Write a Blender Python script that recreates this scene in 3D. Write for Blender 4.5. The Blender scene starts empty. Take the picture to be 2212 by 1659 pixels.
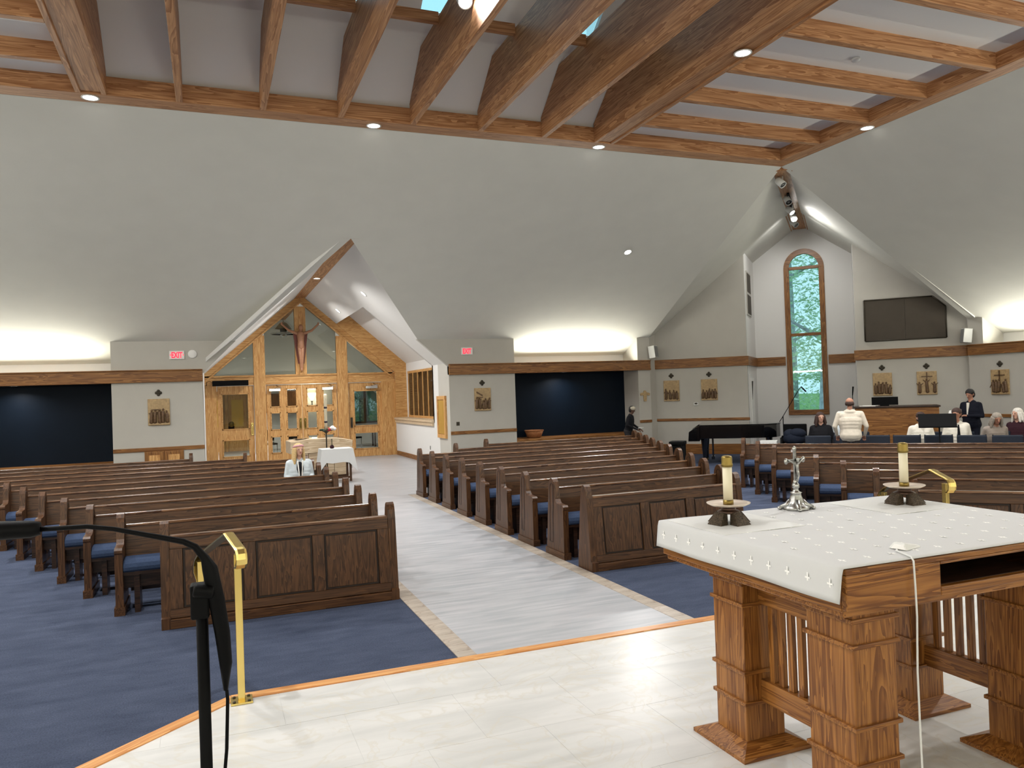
import bpy, math, random
from mathutils import Vector, Matrix, Euler
random.seed(7)
scene = bpy.context.scene
COL = scene.collection
PI = math.pi
S2 = math.sqrt(2.0)

# ------------------------------------------------------------------ camera
CAM_H = 2.02
yaw, pitch, roll = 0.37430419, 0.01052224, -0.03476532
fw = Vector((math.sin(yaw)*math.cos(pitch), math.cos(yaw)*math.cos(pitch), math.sin(pitch)))
rt = Vector((math.cos(yaw), -math.sin(yaw), 0.0))
up = rt.cross(fw)
rt2 = rt*math.cos(roll) + up*math.sin(roll)
up2 = up*math.cos(roll) - rt*math.sin(roll)
cam_data = bpy.data.cameras.new('camera')
cam_data.sensor_width = 36.0
cam_data.lens = 36.0*1662.5/2212.0
cam_data.clip_end = 400
cam = bpy.data.objects.new('camera', cam_data)
COL.objects.link(cam)
M = Matrix((( rt2.x, up2.x, -fw.x, 0.0), (rt2.y, up2.y, -fw.y, 0.0), (rt2.z, up2.z, -fw.z, CAM_H), (0, 0, 0, 1)))
cam.matrix_world = M
scene.camera = cam

# ------------------------------------------------------------------ world, exposure
world = bpy.data.worlds.new('sky'); scene.world = world
world.use_nodes = True
wn = world.node_tree.nodes; wl = world.node_tree.links
wn.clear()
wo = wn.new('ShaderNodeOutputWorld'); wb = wn.new('ShaderNodeBackground')
wb.inputs['Color'].default_value = (0.50, 0.80, 0.92, 1); wb.inputs['Strength'].default_value = 1.25
wl.new(wb.outputs[0], wo.inputs[0])
vs = scene.view_settings
vs.view_transform = 'Standard'; vs.look = 'None'; vs.exposure = 0.3; vs.gamma = 1.0
vs.use_curve_mapping = False
scene.display_settings.display_device = 'sRGB'
scene.cycles.use_denoising = True
scene.cycles.use_adaptive_sampling = True
scene.cycles.adaptive_threshold = 0.03
scene.cycles.max_bounces = 5
scene.cycles.diffuse_bounces = 3
scene.cycles.glossy_bounces = 2
scene.cycles.transparent_max_bounces = 12
scene.cycles.sample_clamp_indirect = 4.0
scene.cycles.caustics_reflective = False
scene.cycles.caustics_refractive = False

# light levels (lamps are built with their fixtures, save the bare pair in the bay)
P_DOWN = 100.0      # recessed downlights in the wooden ceiling frame
P_CHANCEL = 95.0   # spot cans on the rafters over the chancel
P_COVE = 29.0       # W per metre of cove strip
COL_LAMP = (1.0, 0.99, 0.975)
COL_COVE = (1.0, 0.985, 0.87)

def lamp(name, kind, loc, power, color=COL_LAMP, direction=(0, 0, -1), size=0.2, size_y=None, spread=None, spot=None, parent=None):
    d = bpy.data.lights.new(name, kind)
    d.energy = power; d.color = color
    if kind == 'AREA':
        d.shape = 'RECTANGLE' if size_y else 'DISK'
        d.size = size
        if size_y: d.size_y = size_y
        if spread: d.spread = spread
    elif kind == 'SPOT':
        d.shadow_soft_size = size; d.spot_size = spot or 1.6; d.spot_blend = 0.6
    else:
        d.shadow_soft_size = size
    o = bpy.data.objects.new(name, d); COL.objects.link(o)
    o.location = loc
    o.rotation_euler = Vector(direction).to_track_quat('-Z', 'Y').to_euler()
    return o

# ------------------------------------------------------------------ materials
MATS = {}
def new_mat(name):
    m = bpy.data.materials.new(name); m.use_nodes = True
    MATS[name] = m
    nt = m.node_tree; b = nt.nodes['Principled BSDF']
    return m, nt, b
def lin(c):   # sRGB 0-255 to linear
    out = []
    for v in c:
        v = v/255.0
        out.append(v/12.92 if v <= 0.04045 else ((v+0.055)/1.055)**2.4)
    return tuple(out)+(1.0,)
def plain(name, rgb, rough=0.6, metal=0.0, spec=0.5, noise=0.0, nscale=8.0, bump=0.0, bscale=60.0, emit=None, estr=0.0, coat=0.0):
    m, nt, b = new_mat(name)
    c = lin(rgb)
    b.inputs['Base Color'].default_value = c
    b.inputs['Roughness'].default_value = rough
    b.inputs['Metallic'].default_value = metal
    b.inputs['Specular IOR Level'].default_value = spec
    b.inputs['Coat Weight'].default_value = coat
    if noise > 0 or bump > 0:
        tc = nt.nodes.new('ShaderNodeTexCoord')
    if noise > 0:
        n = nt.nodes.new('ShaderNodeTexNoise'); n.inputs['Scale'].default_value = nscale; n.inputs['Detail'].default_value = 4
        nt.links.new(tc.outputs['Object'], n.inputs['Vector'])
        r = nt.nodes.new('ShaderNodeValToRGB')
        r.color_ramp.elements[0].position = 0.3; r.color_ramp.elements[1].position = 0.7
        r.color_ramp.elements[0].color = tuple(v*(1-noise) for v in c[:3])+(1,)
        r.color_ramp.elements[1].color = tuple(min(1, v*(1+noise)) for v in c[:3])+(1,)
        nt.links.new(n.outputs['Fac'], r.inputs['Fac']); nt.links.new(r.outputs['Color'], b.inputs['Base Color'])
    if bump > 0:
        n2 = nt.nodes.new('ShaderNodeTexNoise'); n2.inputs['Scale'].default_value = bscale; n2.inputs['Detail'].default_value = 3
        nt.links.new(tc.outputs['Object'], n2.inputs['Vector'])
        bp = nt.nodes.new('ShaderNodeBump'); bp.inputs['Strength'].default_value = bump; bp.inputs['Distance'].default_value = 0.01
        nt.links.new(n2.outputs['Fac'], bp.inputs['Height']); nt.links.new(bp.outputs['Normal'], b.inputs['Normal'])
    if emit:
        b.inputs['Emission Color'].default_value = lin(emit); b.inputs['Emission Strength'].default_value = estr
    return m
def wood(name, dark, light, axis=0, rough=0.35, scale=1.0, coat=0.25, contrast=(0.32, 0.72)):
    m, nt, b = new_mat(name)
    tc = nt.nodes.new('ShaderNodeTexCoord')
    oi = nt.nodes.new('ShaderNodeObjectInfo')
    addv = nt.nodes.new('ShaderNodeVectorMath'); addv.operation = 'ADD'
    cmb = nt.nodes.new('ShaderNodeCombineXYZ')
    mul = nt.nodes.new('ShaderNodeMath'); mul.operation = 'MULTIPLY'; mul.inputs[1].default_value = 37.0
    nt.links.new(oi.outputs['Random'], mul.inputs[0])
    for i in range(3): nt.links.new(mul.outputs[0], cmb.inputs[i])
    nt.links.new(tc.outputs['Object'], addv.inputs[0]); nt.links.new(cmb.outputs[0], addv.inputs[1])
    mp = nt.nodes.new('ShaderNodeMapping')
    s = [9.0*scale]*3; s[axis] = 0.55*scale
    mp.inputs['Scale'].default_value = s
    nt.links.new(addv.outputs[0], mp.inputs['Vector'])
    n1 = nt.nodes.new('ShaderNodeTexNoise'); n1.inputs['Scale'].default_value = 1.3; n1.inputs['Detail'].default_value = 3; n1.inputs['Distortion'].default_value = 1.2
    nt.links.new(mp.outputs[0], n1.inputs['Vector'])
    m2 = nt.nodes.new('ShaderNodeMath'); m2.operation = 'MULTIPLY'; m2.inputs[1].default_value = 7.0
    nt.links.new(n1.outputs['Fac'], m2.inputs[0])
    m3 = nt.nodes.new('ShaderNodeMath'); m3.operation = 'FRACT'; nt.links.new(m2.outputs[0], m3.inputs[0])
    mp2 = nt.nodes.new('ShaderNodeMapping'); s2 = [70.0*scale]*3; s2[axis] = 2.2*scale
    mp2.inputs['Scale'].default_value = s2
    nt.links.new(addv.outputs[0], mp2.inputs['Vector'])
    n2 = nt.nodes.new('ShaderNodeTexNoise'); n2.inputs['Scale'].default_value = 1.0; n2.inputs['Detail'].default_value = 2
    nt.links.new(mp2.outputs[0], n2.inputs['Vector'])
    mx = nt.nodes.new('ShaderNodeMix'); mx.data_type = 'FLOAT'; mx.inputs[0].default_value = 0.55
    nt.links.new(m3.outputs[0], mx.inputs[2]); nt.links.new(n2.outputs['Fac'], mx.inputs[3])
    r = nt.nodes.new('ShaderNodeValToRGB')
    r.color_ramp.elements[0].position = contrast[0]; r.color_ramp.elements[1].position = contrast[1]
    r.color_ramp.elements[0].color = lin(dark); r.color_ramp.elements[1].color = lin(light)
    nt.links.new(mx.outputs[0], r.inputs['Fac'])
    nt.links.new(r.outputs['Color'], b.inputs['Base Color'])
    b.inputs['Roughness'].default_value = rough
    b.inputs['Coat Weight'].default_value = coat*0.5; b.inputs['Coat Roughness'].default_value = 0.25; b.inputs['Specular IOR Level'].default_value = 0.3
    return m
def streaky(name, dark, light, sx=1.2, sy=9.0, rough=0.35, vein=None):
    m, nt, b = new_mat(name)
    tc = nt.nodes.new('ShaderNodeTexCoord')
    mp = nt.nodes.new('ShaderNodeMapping'); mp.inputs['Scale'].default_value = (sx, sy, sy)
    nt.links.new(tc.outputs['Object'], mp.inputs['Vector'])
    n = nt.nodes.new('ShaderNodeTexNoise'); n.inputs['Scale'].default_value = 1.6; n.inputs['Detail'].default_value = 6; n.inputs['Distortion'].default_value = 0.6
    nt.links.new(mp.outputs[0], n.inputs['Vector'])
    r = nt.nodes.new('ShaderNodeValToRGB')
    r.color_ramp.elements[0].position = 0.3; r.color_ramp.elements[1].position = 0.68
    r.color_ramp.elements[0].color = lin(dark); r.color_ramp.elements[1].color = lin(light)
    nt.links.new(n.outputs['Fac'], r.inputs['Fac'])
    out = r.outputs['Color']
    if vein:
        n2 = nt.nodes.new('ShaderNodeTexNoise'); n2.inputs['Scale'].default_value = 2.3; n2.inputs['Detail'].default_value = 8; n2.inputs['Distortion'].default_value = 2.0
        nt.links.new(tc.outputs['Object'], n2.inputs['Vector'])
        a = nt.nodes.new('ShaderNodeMath'); a.operation = 'SUBTRACT'; a.inputs[1].default_value = 0.5
        nt.links.new(n2.outputs['Fac'], a.inputs[0])
        ab = nt.nodes.new('ShaderNodeMath'); ab.operation = 'ABSOLUTE'; nt.links.new(a.outputs[0], ab.inputs[0])
        r2 = nt.nodes.new('ShaderNodeValToRGB')
        r2.color_ramp.elements[0].position = 0.0; r2.color_ramp.elements[1].position = 0.03
        r2.color_ramp.elements[0].color = (0.5, 0.5, 0.5, 1); r2.color_ramp.elements[1].color = (0, 0, 0, 1)
        nt.links.new(ab.outputs[0], r2.inputs['Fac'])
        mx = nt.nodes.new('ShaderNodeMix'); mx.data_type = 'RGBA'
        nt.links.new(r2.outputs['Color'], mx.inputs[0]); nt.links.new(out, mx.inputs[6]); mx.inputs[7].default_value = lin(vein)
        out = mx.outputs[2]
    nt.links.new(out, b.inputs['Base Color'])
    b.inputs['Roughness'].default_value = rough
    return m
def emissive(name, rgb, strength):
    m, nt, b = new_mat(name)
    b.inputs['Base Color'].default_value = lin(rgb)
    b.inputs['Emission Color'].default_value = lin(rgb); b.inputs['Emission Strength'].default_value = strength
    m.cycles.emission_sampling = 'NONE'
    return m
def glass(name, tint=(235, 242, 240), refl=1.0):
    m, nt, b = new_mat(name)
    nt.nodes.remove(b)
    o = nt.nodes['Material Output']
    t = nt.nodes.new('ShaderNodeBsdfTransparent'); t.inputs['Color'].default_value = lin(tint)
    g = nt.nodes.new('ShaderNodeBsdfGlossy'); g.inputs['Roughness'].default_value = 0.02
    f = nt.nodes.new('ShaderNodeFresnel'); f.inputs['IOR'].default_value = 1.45
    mm = nt.nodes.new('ShaderNodeMath'); mm.operation = 'MULTIPLY'; mm.inputs[1].default_value = refl
    mx = nt.nodes.new('ShaderNodeMixShader')
    nt.links.new(f.outputs[0], mm.inputs[0]); nt.links.new(mm.outputs[0], mx.inputs[0])
    nt.links.new(t.outputs[0], mx.inputs[1]); nt.links.new(g.outputs[0], mx.inputs[2]); nt.links.new(mx.outputs[0], o.inputs['Surface'])
    return m

plain('paint', (190, 186, 177), 0.75, noise=0.02, nscale=3)
plain('paint_ceiling', (222, 220, 211), 0.85, noise=0.02, nscale=2)
plain('paint_white', (226, 224, 220), 0.7)
plain('panel_white', (244, 242, 238), 0.75)
plain('navy', (6, 17, 29), 0.5, spec=0.12, noise=0.08, nscale=2)
m, nt, b = new_mat('carpet')
tc = nt.nodes.new('ShaderNodeTexCoord')
n = nt.nodes.new('ShaderNodeTexNoise'); n.inputs['Scale'].default_value = 2.4; n.inputs['Detail'].default_value = 8; n.inputs['Roughness'].default_value = 0.65
mpc = nt.nodes.new('ShaderNodeMapping'); mpc.inputs['Scale'].default_value = (1.0, 2.6, 1.0)
nt.links.new(tc.outputs['Object'], mpc.inputs['Vector']); nt.links.new(mpc.outputs[0], n.inputs['Vector'])
r = nt.nodes.new('ShaderNodeValToRGB'); r.color_ramp.elements[0].position = 0.3; r.color_ramp.elements[1].position = 0.7
r.color_ramp.elements[0].color = lin((56, 64, 83)); r.color_ramp.elements[1].color = lin((75, 83, 103))
n3 = nt.nodes.new('ShaderNodeTexNoise'); n3.inputs['Scale'].default_value = 90; n3.inputs['Detail'].default_value = 2
nt.links.new(tc.outputs['Object'], n3.inputs['Vector'])
r3 = nt.nodes.new('ShaderNodeValToRGB'); r3.color_ramp.elements[0].position = 0.3; r3.color_ramp.elements[1].position = 0.7
r3.color_ramp.elements[0].color = (0.72, 0.72, 0.72, 1); r3.color_ramp.elements[1].color = (1.2, 1.2, 1.2, 1)
nt.links.new(n3.outputs['Fac'], r3.inputs['Fac'])
mxc = nt.nodes.new('ShaderNodeMix'); mxc.data_type = 'RGBA'; mxc.blend_type = 'MULTIPLY'; mxc.inputs[0].default_value = 1.0
nt.links.new(n.outputs['Fac'], r.inputs['Fac']); nt.links.new(r.outputs['Color'], mxc.inputs[6]); nt.links.new(r3.outputs['Color'], mxc.inputs[7])
nt.links.new(mxc.outputs[2], b.inputs['Base Color']); b.inputs['Roughness'].default_value = 0.95; b.inputs['Specular IOR Level'].default_value = 0.15
bpc = nt.nodes.new('ShaderNodeBump'); bpc.inputs['Strength'].default_value = 0.5; bpc.inputs['Distance'].default_value = 0.01
nt.links.new(n3.outputs['Fac'], bpc.inputs['Height']); nt.links.new(bpc.outputs['Normal'], b.inputs['Normal'])
streaky('aisle_stone', (160, 164, 168), (188, 187, 190), 0.9, 8.0, 0.33)
streaky('border_stone', (158, 146, 132), (196, 184, 170), 3.0, 6.0, 0.4, vein=(130, 106, 86))
streaky('marble', (200, 200, 197), (222, 221, 218), 0.8, 4.0, 0.3, vein=(206, 200, 186))
streaky('tile_grey', (108, 108, 106), (140, 138, 134), 1.0, 3.0, 0.3)
# woods; the number is the axis the grain runs along
for ax in (0, 1, 2):
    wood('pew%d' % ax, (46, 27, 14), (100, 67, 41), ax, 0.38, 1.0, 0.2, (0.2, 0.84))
    wood('beam%d' % ax, (150, 100, 62), (198, 148, 104), ax, 0.5, 0.6, 0.1)
    wood('oak%d' % ax, (184, 128, 70), (226, 180, 118), ax, 0.4, 1.0, 0.2)
    wood('altar%d' % ax, (108, 63, 24), (164, 110, 54), ax, 0.36, 1.3, 0.3)
    wood('trim%d' % ax, (108, 66, 28), (156, 108, 58), ax, 0.42, 0.8, 0.2)
wood('nosing0', (196, 128, 66), (226, 172, 110), 0, 0.35, 1.0)
wood('pale_oak0', (186, 160, 128), (222, 202, 172), 0, 0.45, 0.7, 0.1)
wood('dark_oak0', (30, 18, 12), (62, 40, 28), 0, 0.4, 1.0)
plain('groove', (40, 25, 15), 0.6)
wood('pew_cap0', (66, 40, 24), (128, 92, 62), 0, 0.2, 1.0, 1.6)  # lighter, glossier pew wood; cap highlights partly put into its colour
plain('cushion', (52, 66, 92), 0.9, spec=0.2, noise=0.12, nscale=60, bump=0.3, bscale=200)
plain('black', (3, 3, 4), 0.55, spec=0.12)
plain('black_gloss', (6, 6, 8), 0.12, coat=0.6)
plain('brass', (226, 200, 122), 0.24, metal=1.0)
plain('brass_dull', (140, 120, 66), 0.4, metal=1.0)
plain('silver', (176, 176, 172), 0.3, metal=1.0, noise=0.3, nscale=60)
plain('bronze', (78, 66, 52), 0.42, metal=0.7, noise=0.7, nscale=140, bump=1.0, bscale=160)
plain('bronze_smooth', (92, 72, 62), 0.35, metal=0.8)
plain('dish', (222, 206, 188), 0.3, metal=0.3)
plain('wax', (236, 226, 196), 0.5)
plain('plaque', (178, 150, 108), 0.5, noise=0.2, nscale=20, bump=0.3, bscale=50)
plain('plaque_figure', (98, 72, 46), 0.5, noise=0.35, nscale=30)
plain('iron', (70, 64, 54), 0.5, metal=0.6)
plain('grille', (74, 66, 56), 0.8, noise=0.08, nscale=3)
plain('white_plastic', (226, 226, 222), 0.4)
plain('grey_plastic', (130, 130, 128), 0.5)
plain('chrome', (200, 200, 200), 0.15, metal=1.0)
plain('gold_panel', (226, 188, 96), 0.3, metal=0.6)
plain('statue', (170, 122, 92), 0.5, noise=0.15, nscale=10)
plain('statue_dark', (122, 66, 56), 0.55)
plain('chair_fabric', (22, 31, 46), 0.8, noise=0.1, nscale=30)
plain('lawn', (120, 160, 84), 0.9, noise=0.25, nscale=2)
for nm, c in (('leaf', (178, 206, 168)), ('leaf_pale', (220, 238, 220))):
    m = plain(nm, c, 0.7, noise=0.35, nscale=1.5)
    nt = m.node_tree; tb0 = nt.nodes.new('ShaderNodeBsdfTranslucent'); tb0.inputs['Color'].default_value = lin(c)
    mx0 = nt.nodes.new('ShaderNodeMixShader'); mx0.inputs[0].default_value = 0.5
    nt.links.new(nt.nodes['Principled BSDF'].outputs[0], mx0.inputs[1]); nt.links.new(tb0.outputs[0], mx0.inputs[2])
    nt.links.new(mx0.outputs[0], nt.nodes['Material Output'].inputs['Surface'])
plain('bark', (164, 168, 174), 0.9, noise=0.35, nscale=6)
plain('paper', (236, 234, 228), 0.7)
plain('red_flower', (160, 30, 36), 0.6)
plain('white_flower', (236, 228, 222), 0.7)
plain('green_leaf', (40, 58, 36), 0.6)
plain('rush', (146, 92, 52), 0.8, noise=0.3, nscale=40)
plain('band_dark', (34, 26, 40), 0.5)
plain('asphalt', (120, 120, 118), 0.9)
plain('skin_light', (206, 160, 138), 0.55); plain('skin_tan', (176, 126, 102), 0.55); plain('skin_dark', (92, 66, 52), 0.55)
plain('lips', (170, 96, 92), 0.5); plain('eye', (30, 26, 26), 0.3)
for nm, c in dict(hair_blonde=(198, 168, 116), hair_brown=(58, 36, 28), hair_black=(26, 22, 22), hair_grey=(150, 140, 128), hair_white=(222, 216, 206), headband=(206, 150, 156), cap_cloth=(178, 170, 150)).items():
    plain(nm, c, 0.7, noise=0.2, nscale=50, bump=0.4, bscale=120)
for nm, c in dict(cloth_white=(216, 206, 190), cloth_shirt=(232, 226, 212), cloth_black=(22, 22, 26), cloth_suit=(20, 22, 34), cloth_maroon=(52, 26, 34), cloth_denim=(196, 204, 208), cloth_grey=(150, 138, 128), cloth_trouser=(46, 44, 46), cloth_navy=(28, 34, 48)).items():
    plain(nm, c, 0.85, spec=0.2, noise=0.08, nscale=12, bump=0.5, bscale=14)
emissive('lamp_on', (255, 250, 240), 14.0)
emissive('lamp_soft', (255, 236, 190), 5.0)
emissive('exit_red', (255, 34, 60), 1.6)
emissive('exit_pale', (255, 170, 190), 1.0)
glass('glass'); glass('glass_dim', (205, 208, 204), 1.2); glass('glass_sky', (225, 240, 245), 0.6)
# cloth with woven crosses along the border
m, nt, b = new_mat('linen')
b.inputs['Base Color'].default_value = lin((207, 207, 206)); b.inputs['Roughness'].default_value = 0.8; b.inputs['Specular IOR Level'].default_value = 0.25
plain('linen_cross', (252, 251, 247), 0.7)
plain('linen_mat', (224, 224, 220), 0.35)

# ------------------------------------------------------------------ mesh builder
class B:
    def __init__(self): self.v = []; self.f = []; self.sm = []; self.mi = []; self.cur = 0
    def add(self, vs, fs, smooth=False):
        k = len(self.v); self.v += [tuple(p) for p in vs]
        for f in fs: self.f.append([i+k for i in f]); self.sm.append(smooth); self.mi.append(self.cur)
        return self
    def box(self, x0, x1, y0, y1, z0, z1):
        if x0 > x1: x0, x1 = x1, x0
        if y0 > y1: y0, y1 = y1, y0
        if z0 > z1: z0, z1 = z1, z0
        v = [(x0,y0,z0),(x1,y0,z0),(x1,y1,z0),(x0,y1,z0),(x0,y0,z1),(x1,y0,z1),(x1,y1,z1),(x0,y1,z1)]
        return self.add(v, [(3,2,1,0),(4,5,6,7),(0,1,5,4),(1,2,6,5),(2,3,7,6),(3,0,4,7)])
    def hexa(self, lo, hi):   # two quads (lists of 4 points, same order)
        return self.add(list(lo)+list(hi), [(3,2,1,0),(4,5,6,7),(0,1,5,4),(1,2,6,5),(2,3,7,6),(3,0,4,7)])
    def slab(self, pts, off):   # polygon thickened along vector off
        n = len(pts); o = Vector(off)
        a = [Vector(p) for p in pts]; c = [p+o for p in a]
        fs = [tuple(range(n)), tuple(range(2*n-1, n-1, -1))]
        for i in range(n):
            j = (i+1) % n; fs.append((j, i, i+n, j+n))
        return self.add(a+c, fs)
    def prism(self, poly, axis, a0, a1):
        def P(u, w, a):
            return (a, u, w) if axis == 0 else ((u, a, w) if axis == 1 else (u, w, a))
        n = len(poly)
        v = [P(u, w, a0) for u, w in poly]+[P(u, w, a1) for u, w in poly]
        fs = [tuple(range(n-1, -1, -1)), tuple(range(n, 2*n))]
        for i in range(n):
            j = (i+1) % n; fs.append((i, j, j+n, i+n))
        return self.add(v, fs)
    def tube(self, path, r, n=8, caps=True, flat=None):
        pts = [Vector(p) for p in path]; m = len(pts)
        rs = r if isinstance(r, (list, tuple)) else [r]*m
        prev = None; vs = []
        for i, p in enumerate(pts):
            t = (pts[min(i+1, m-1)]-pts[max(i-1, 0)])
            if t.length < 1e-9: t = Vector((0, 0, 1))
            t.normalize()
            if prev is None:
                a = Vector((0, 0, 1)) if abs(t.z) < 0.9 else Vector((1, 0, 0))
                u = t.cross(a).normalized()
            else:
                u = (prev - t*prev.dot(t))
                u = u.normalized() if u.length > 1e-6 else t.orthogonal().normalized()
            prev = u; w = t.cross(u)
            for k in range(n):
                an = 2*PI*k/n
                vs.append(p+u*math.cos(an)*rs[i]+w*math.sin(an)*rs[i])
        fs = []
        for i in range(m-1):
            for k in range(n):
                k2 = (k+1) % n
                fs.append((i*n+k, i*n+k2, (i+1)*n+k2, (i+1)*n+k))
        self.add(vs, fs, True)
        if caps:
            k0 = len(self.v)-len(vs)
            self.f.append([k0+k for k in range(n-1, -1, -1)]); self.sm.append(False); self.mi.append(self.cur)
            self.f.append([k0+(m-1)*n+k for k in range(n)]); self.sm.append(False); self.mi.append(self.cur)
        return self
    def lathe(self, prof, c=(0, 0, 0), n=20, smooth=True, rot=None):
        vs = []; m = len(prof)
        for (r, z) in prof:
            for k in range(n):
                a = 2*PI*k/n
                p = Vector((r*math.cos(a), r*math.sin(a), z))
                if rot is not None: p = rot @ p
                vs.append(p+Vector(c))
        fs = []
        for i in range(m-1):
            for k in range(n):
                k2 = (k+1) % n; fs.append((i*n+k, i*n+k2, (i+1)*n+k2, (i+1)*n+k))
        self.add(vs, fs, smooth)
        k0 = len(self.v)-len(vs)
        if prof[0][0] > 1e-5: self.f.append([k0+k for k in range(n-1, -1, -1)]); self.sm.append(False); self.mi.append(self.cur)
        if prof[-1][0] > 1e-5: self.f.append([k0+(m-1)*n+k for k in range(n)]); self.sm.append(False); self.mi.append(self.cur)
        return self
    def ball(self, c, r, nu=12, nv=8, rot=None):
        r = (r, r, r) if isinstance(r, (int, float)) else r
        prof = [(math.sin(PI*i/nv), -math.cos(PI*i/nv)) for i in range(nv+1)]
        vs = []; C0 = Vector(c)
        for (q, z) in prof:
            for k in range(nu):
                a = 2*PI*k/nu
                p = Vector((r[0]*q*math.cos(a), r[1]*q*math.sin(a), r[2]*z))
                if rot is not None: p = rot @ p
                vs.append(p+C0)
        fs = []
        for i in range(nv):
            for k in range(nu):
                k2 = (k+1) % nu; fs.append((i*nu+k, i*nu+k2, (i+1)*nu+k2, (i+1)*nu+k))
        return self.add(vs, fs, True)
    def capsule(self, p0, p1, r0, r1=None, n=8):
        r1 = r0 if r1 is None else r1
        p0 = Vector(p0); p1 = Vector(p1); d = p1-p0
        t = d.normalized() if d.length > 1e-9 else Vector((0, 0, 1))
        path = []; rs = []
        for a in (0.02, 0.35, 0.7, 1.0):
            s = math.sin(a*PI/2); c = math.cos(a*PI/2)
            path.append(p0-t*r0*c); rs.append(r0*s)
        for a in (1.0, 0.7, 0.35, 0.02):
            s = math.sin(a*PI/2); c = math.cos(a*PI/2)
            path.append(p1+t*r1*c); rs.append(r1*s)
        return self.tube(path, rs, n)
    def xf(self, mat):
        self.v = [tuple(mat @ Vector(p)) for p in self.v]; return self
    def mesh(self, name, mats):
        me = bpy.data.meshes.new(name)
        me.from_pydata(self.v, [], self.f); me.update()
        me.polygons.foreach_set('use_smooth', self.sm)
        mats = mats if isinstance(mats, (list, tuple)) else [mats]
        for x in mats: me.materials.append(MATS[x])
        if len(mats) > 1: me.polygons.foreach_set('material_index', self.mi)
        return me
    def build(self, name, mat, parent=None, loc=None, rotz=0.0, bevel=0.0):
        o = bpy.data.objects.new(name, self.mesh(name, mat)); COL.objects.link(o)
        if parent is not None: o.parent = parent
        if loc is not None: o.location = loc
        if rotz: o.rotation_euler = (0, 0, rotz)
        if bevel:
            md = o.modifiers.new('soft_edge', 'BEVEL'); md.width = bevel; md.segments = 2; md.limit_method = 'ANGLE'; md.angle_limit = 0.7
        return o
def link_mesh(name, me, parent, loc=(0, 0, 0), rot=(0, 0, 0), scale=None):
    o = bpy.data.objects.new(name, me); COL.objects.link(o); o.parent = parent; o.location = loc; o.rotation_euler = rot
    if scale: o.scale = scale
    return o
def tag(o, label=None, cat=None, group=None, kind=None):
    if label: o['label'] = label
    if cat: o['category'] = cat
    if group: o['group'] = group
    if kind: o['kind'] = kind
    return o
def thing(name, label, cat, loc=(0, 0, 0), rotz=0.0, group=None, kind=None):
    o = bpy.data.objects.new(name, None); COL.objects.link(o)
    o.empty_display_size = 0.1
    o.location = loc; o.rotation_euler = (0, 0, rotz)
    return tag(o, label, cat, group, kind)
def struct(name, bm, mat, label=None, parent=None, bevel=0.0):
    o = bm.build(name, mat, parent, bevel=bevel)
    if parent is None: tag(o, label, None, None, 'structure')
    return o
def sroot(name, label, loc=(0, 0, 0), rotz=0.0):
    return thing(name, label, None, loc, rotz, kind='structure')
def one(name, bm, mat, label, cat, group=None, bevel=0.0, loc=None, rotz=0.0):
    return tag(bm.build(name, mat, None, loc, rotz, bevel), label, cat, group)
def D(t, s, z=0.0):      # diagonal coordinates of the corner block: t along the pews, s away from the chancel
    return ((s+t)/S2, (s-t)/S2, z)
ORD = ['first', 'second', 'third', 'fourth', 'fifth', 'sixth', 'seventh', 'eighth', 'ninth', 'tenth', 'eleventh']

# =================================================================== STRUCTURE
REAR = 19.8; KS = 0.543; WT = 3.5       # rear wall, ceiling slope, wall top
FY = 13.67; FX = 12.0; FZ = 6.83        # outer edge of the wooden ceiling frame
RW = 18.2                               # right wall
CH = 0.30                               # chancel floor height
AC = 2.78                               # aisle centre
def zc(y): return WT+KS*(REAR-y)

# --- floors
struct('floor', B().box(-13, 26, -7, REAR+1.2, -0.2, 0.0), 'carpet', 'blue mottled carpet of the nave floor')
aisle = B().box(1.86, 3.70, 5.3, 17.0, -0.05, 0.004)
aisle.box(3.70, 5.95, 15.46, 17.0, -0.05, 0.004)
aisle.box(-0.13, 5.95, 17.0, 26.3, -0.05, 0.004)
struct('floor_aisle', aisle, 'aisle_stone', 'pale grey stone floor of the central aisle')
brd = sroot('trim_1', 'beige stone border tiles along both sides of the aisle')
L = 0.4575
me_t = B().box(0, 0.152, 0, L-0.004, -0.03, 0.006).mesh('tile', 'border_stone')
for x in (1.71, 3.70):
    y = 5.35; k = 0
    while y < 15.3:
        link_mesh('tile', me_t, brd, (x, y, 0)); y += L; k += 1
me_t2 = B().box(0, L-0.004, 0, 0.152, -0.03, 0.006).mesh('tile', 'border_stone')
for k in range(5): link_mesh('tile', me_t2, brd, (3.86+k*L, 15.30, 0))

# --- chancel platform, step and marble tiles
edge = [(-6.5, -3.0), (-6.5, -1.5), (-0.66, 4.20), (0.06, 4.83), (5.72, 4.83), (6.5, 4.2), (12.0, -1.0), (12.0, -3.0)]
def inset(poly, d):
    out = []; n = len(poly)
    for i in range(n):
        p0 = Vector(poly[i-1]); p1 = Vector(poly[i]); p2 = Vector(poly[(i+1) % n])
        a = (p1-p0).normalized(); c = (p2-p1).normalized()
        na = Vector((-a.y, a.x)); nc = Vector((-c.y, c.x))
        bis = (na+nc); bis.normalize()
        k = d/max(0.3, bis.dot(na))
        out.append(tuple(p1+bis*k))
    return out
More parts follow.
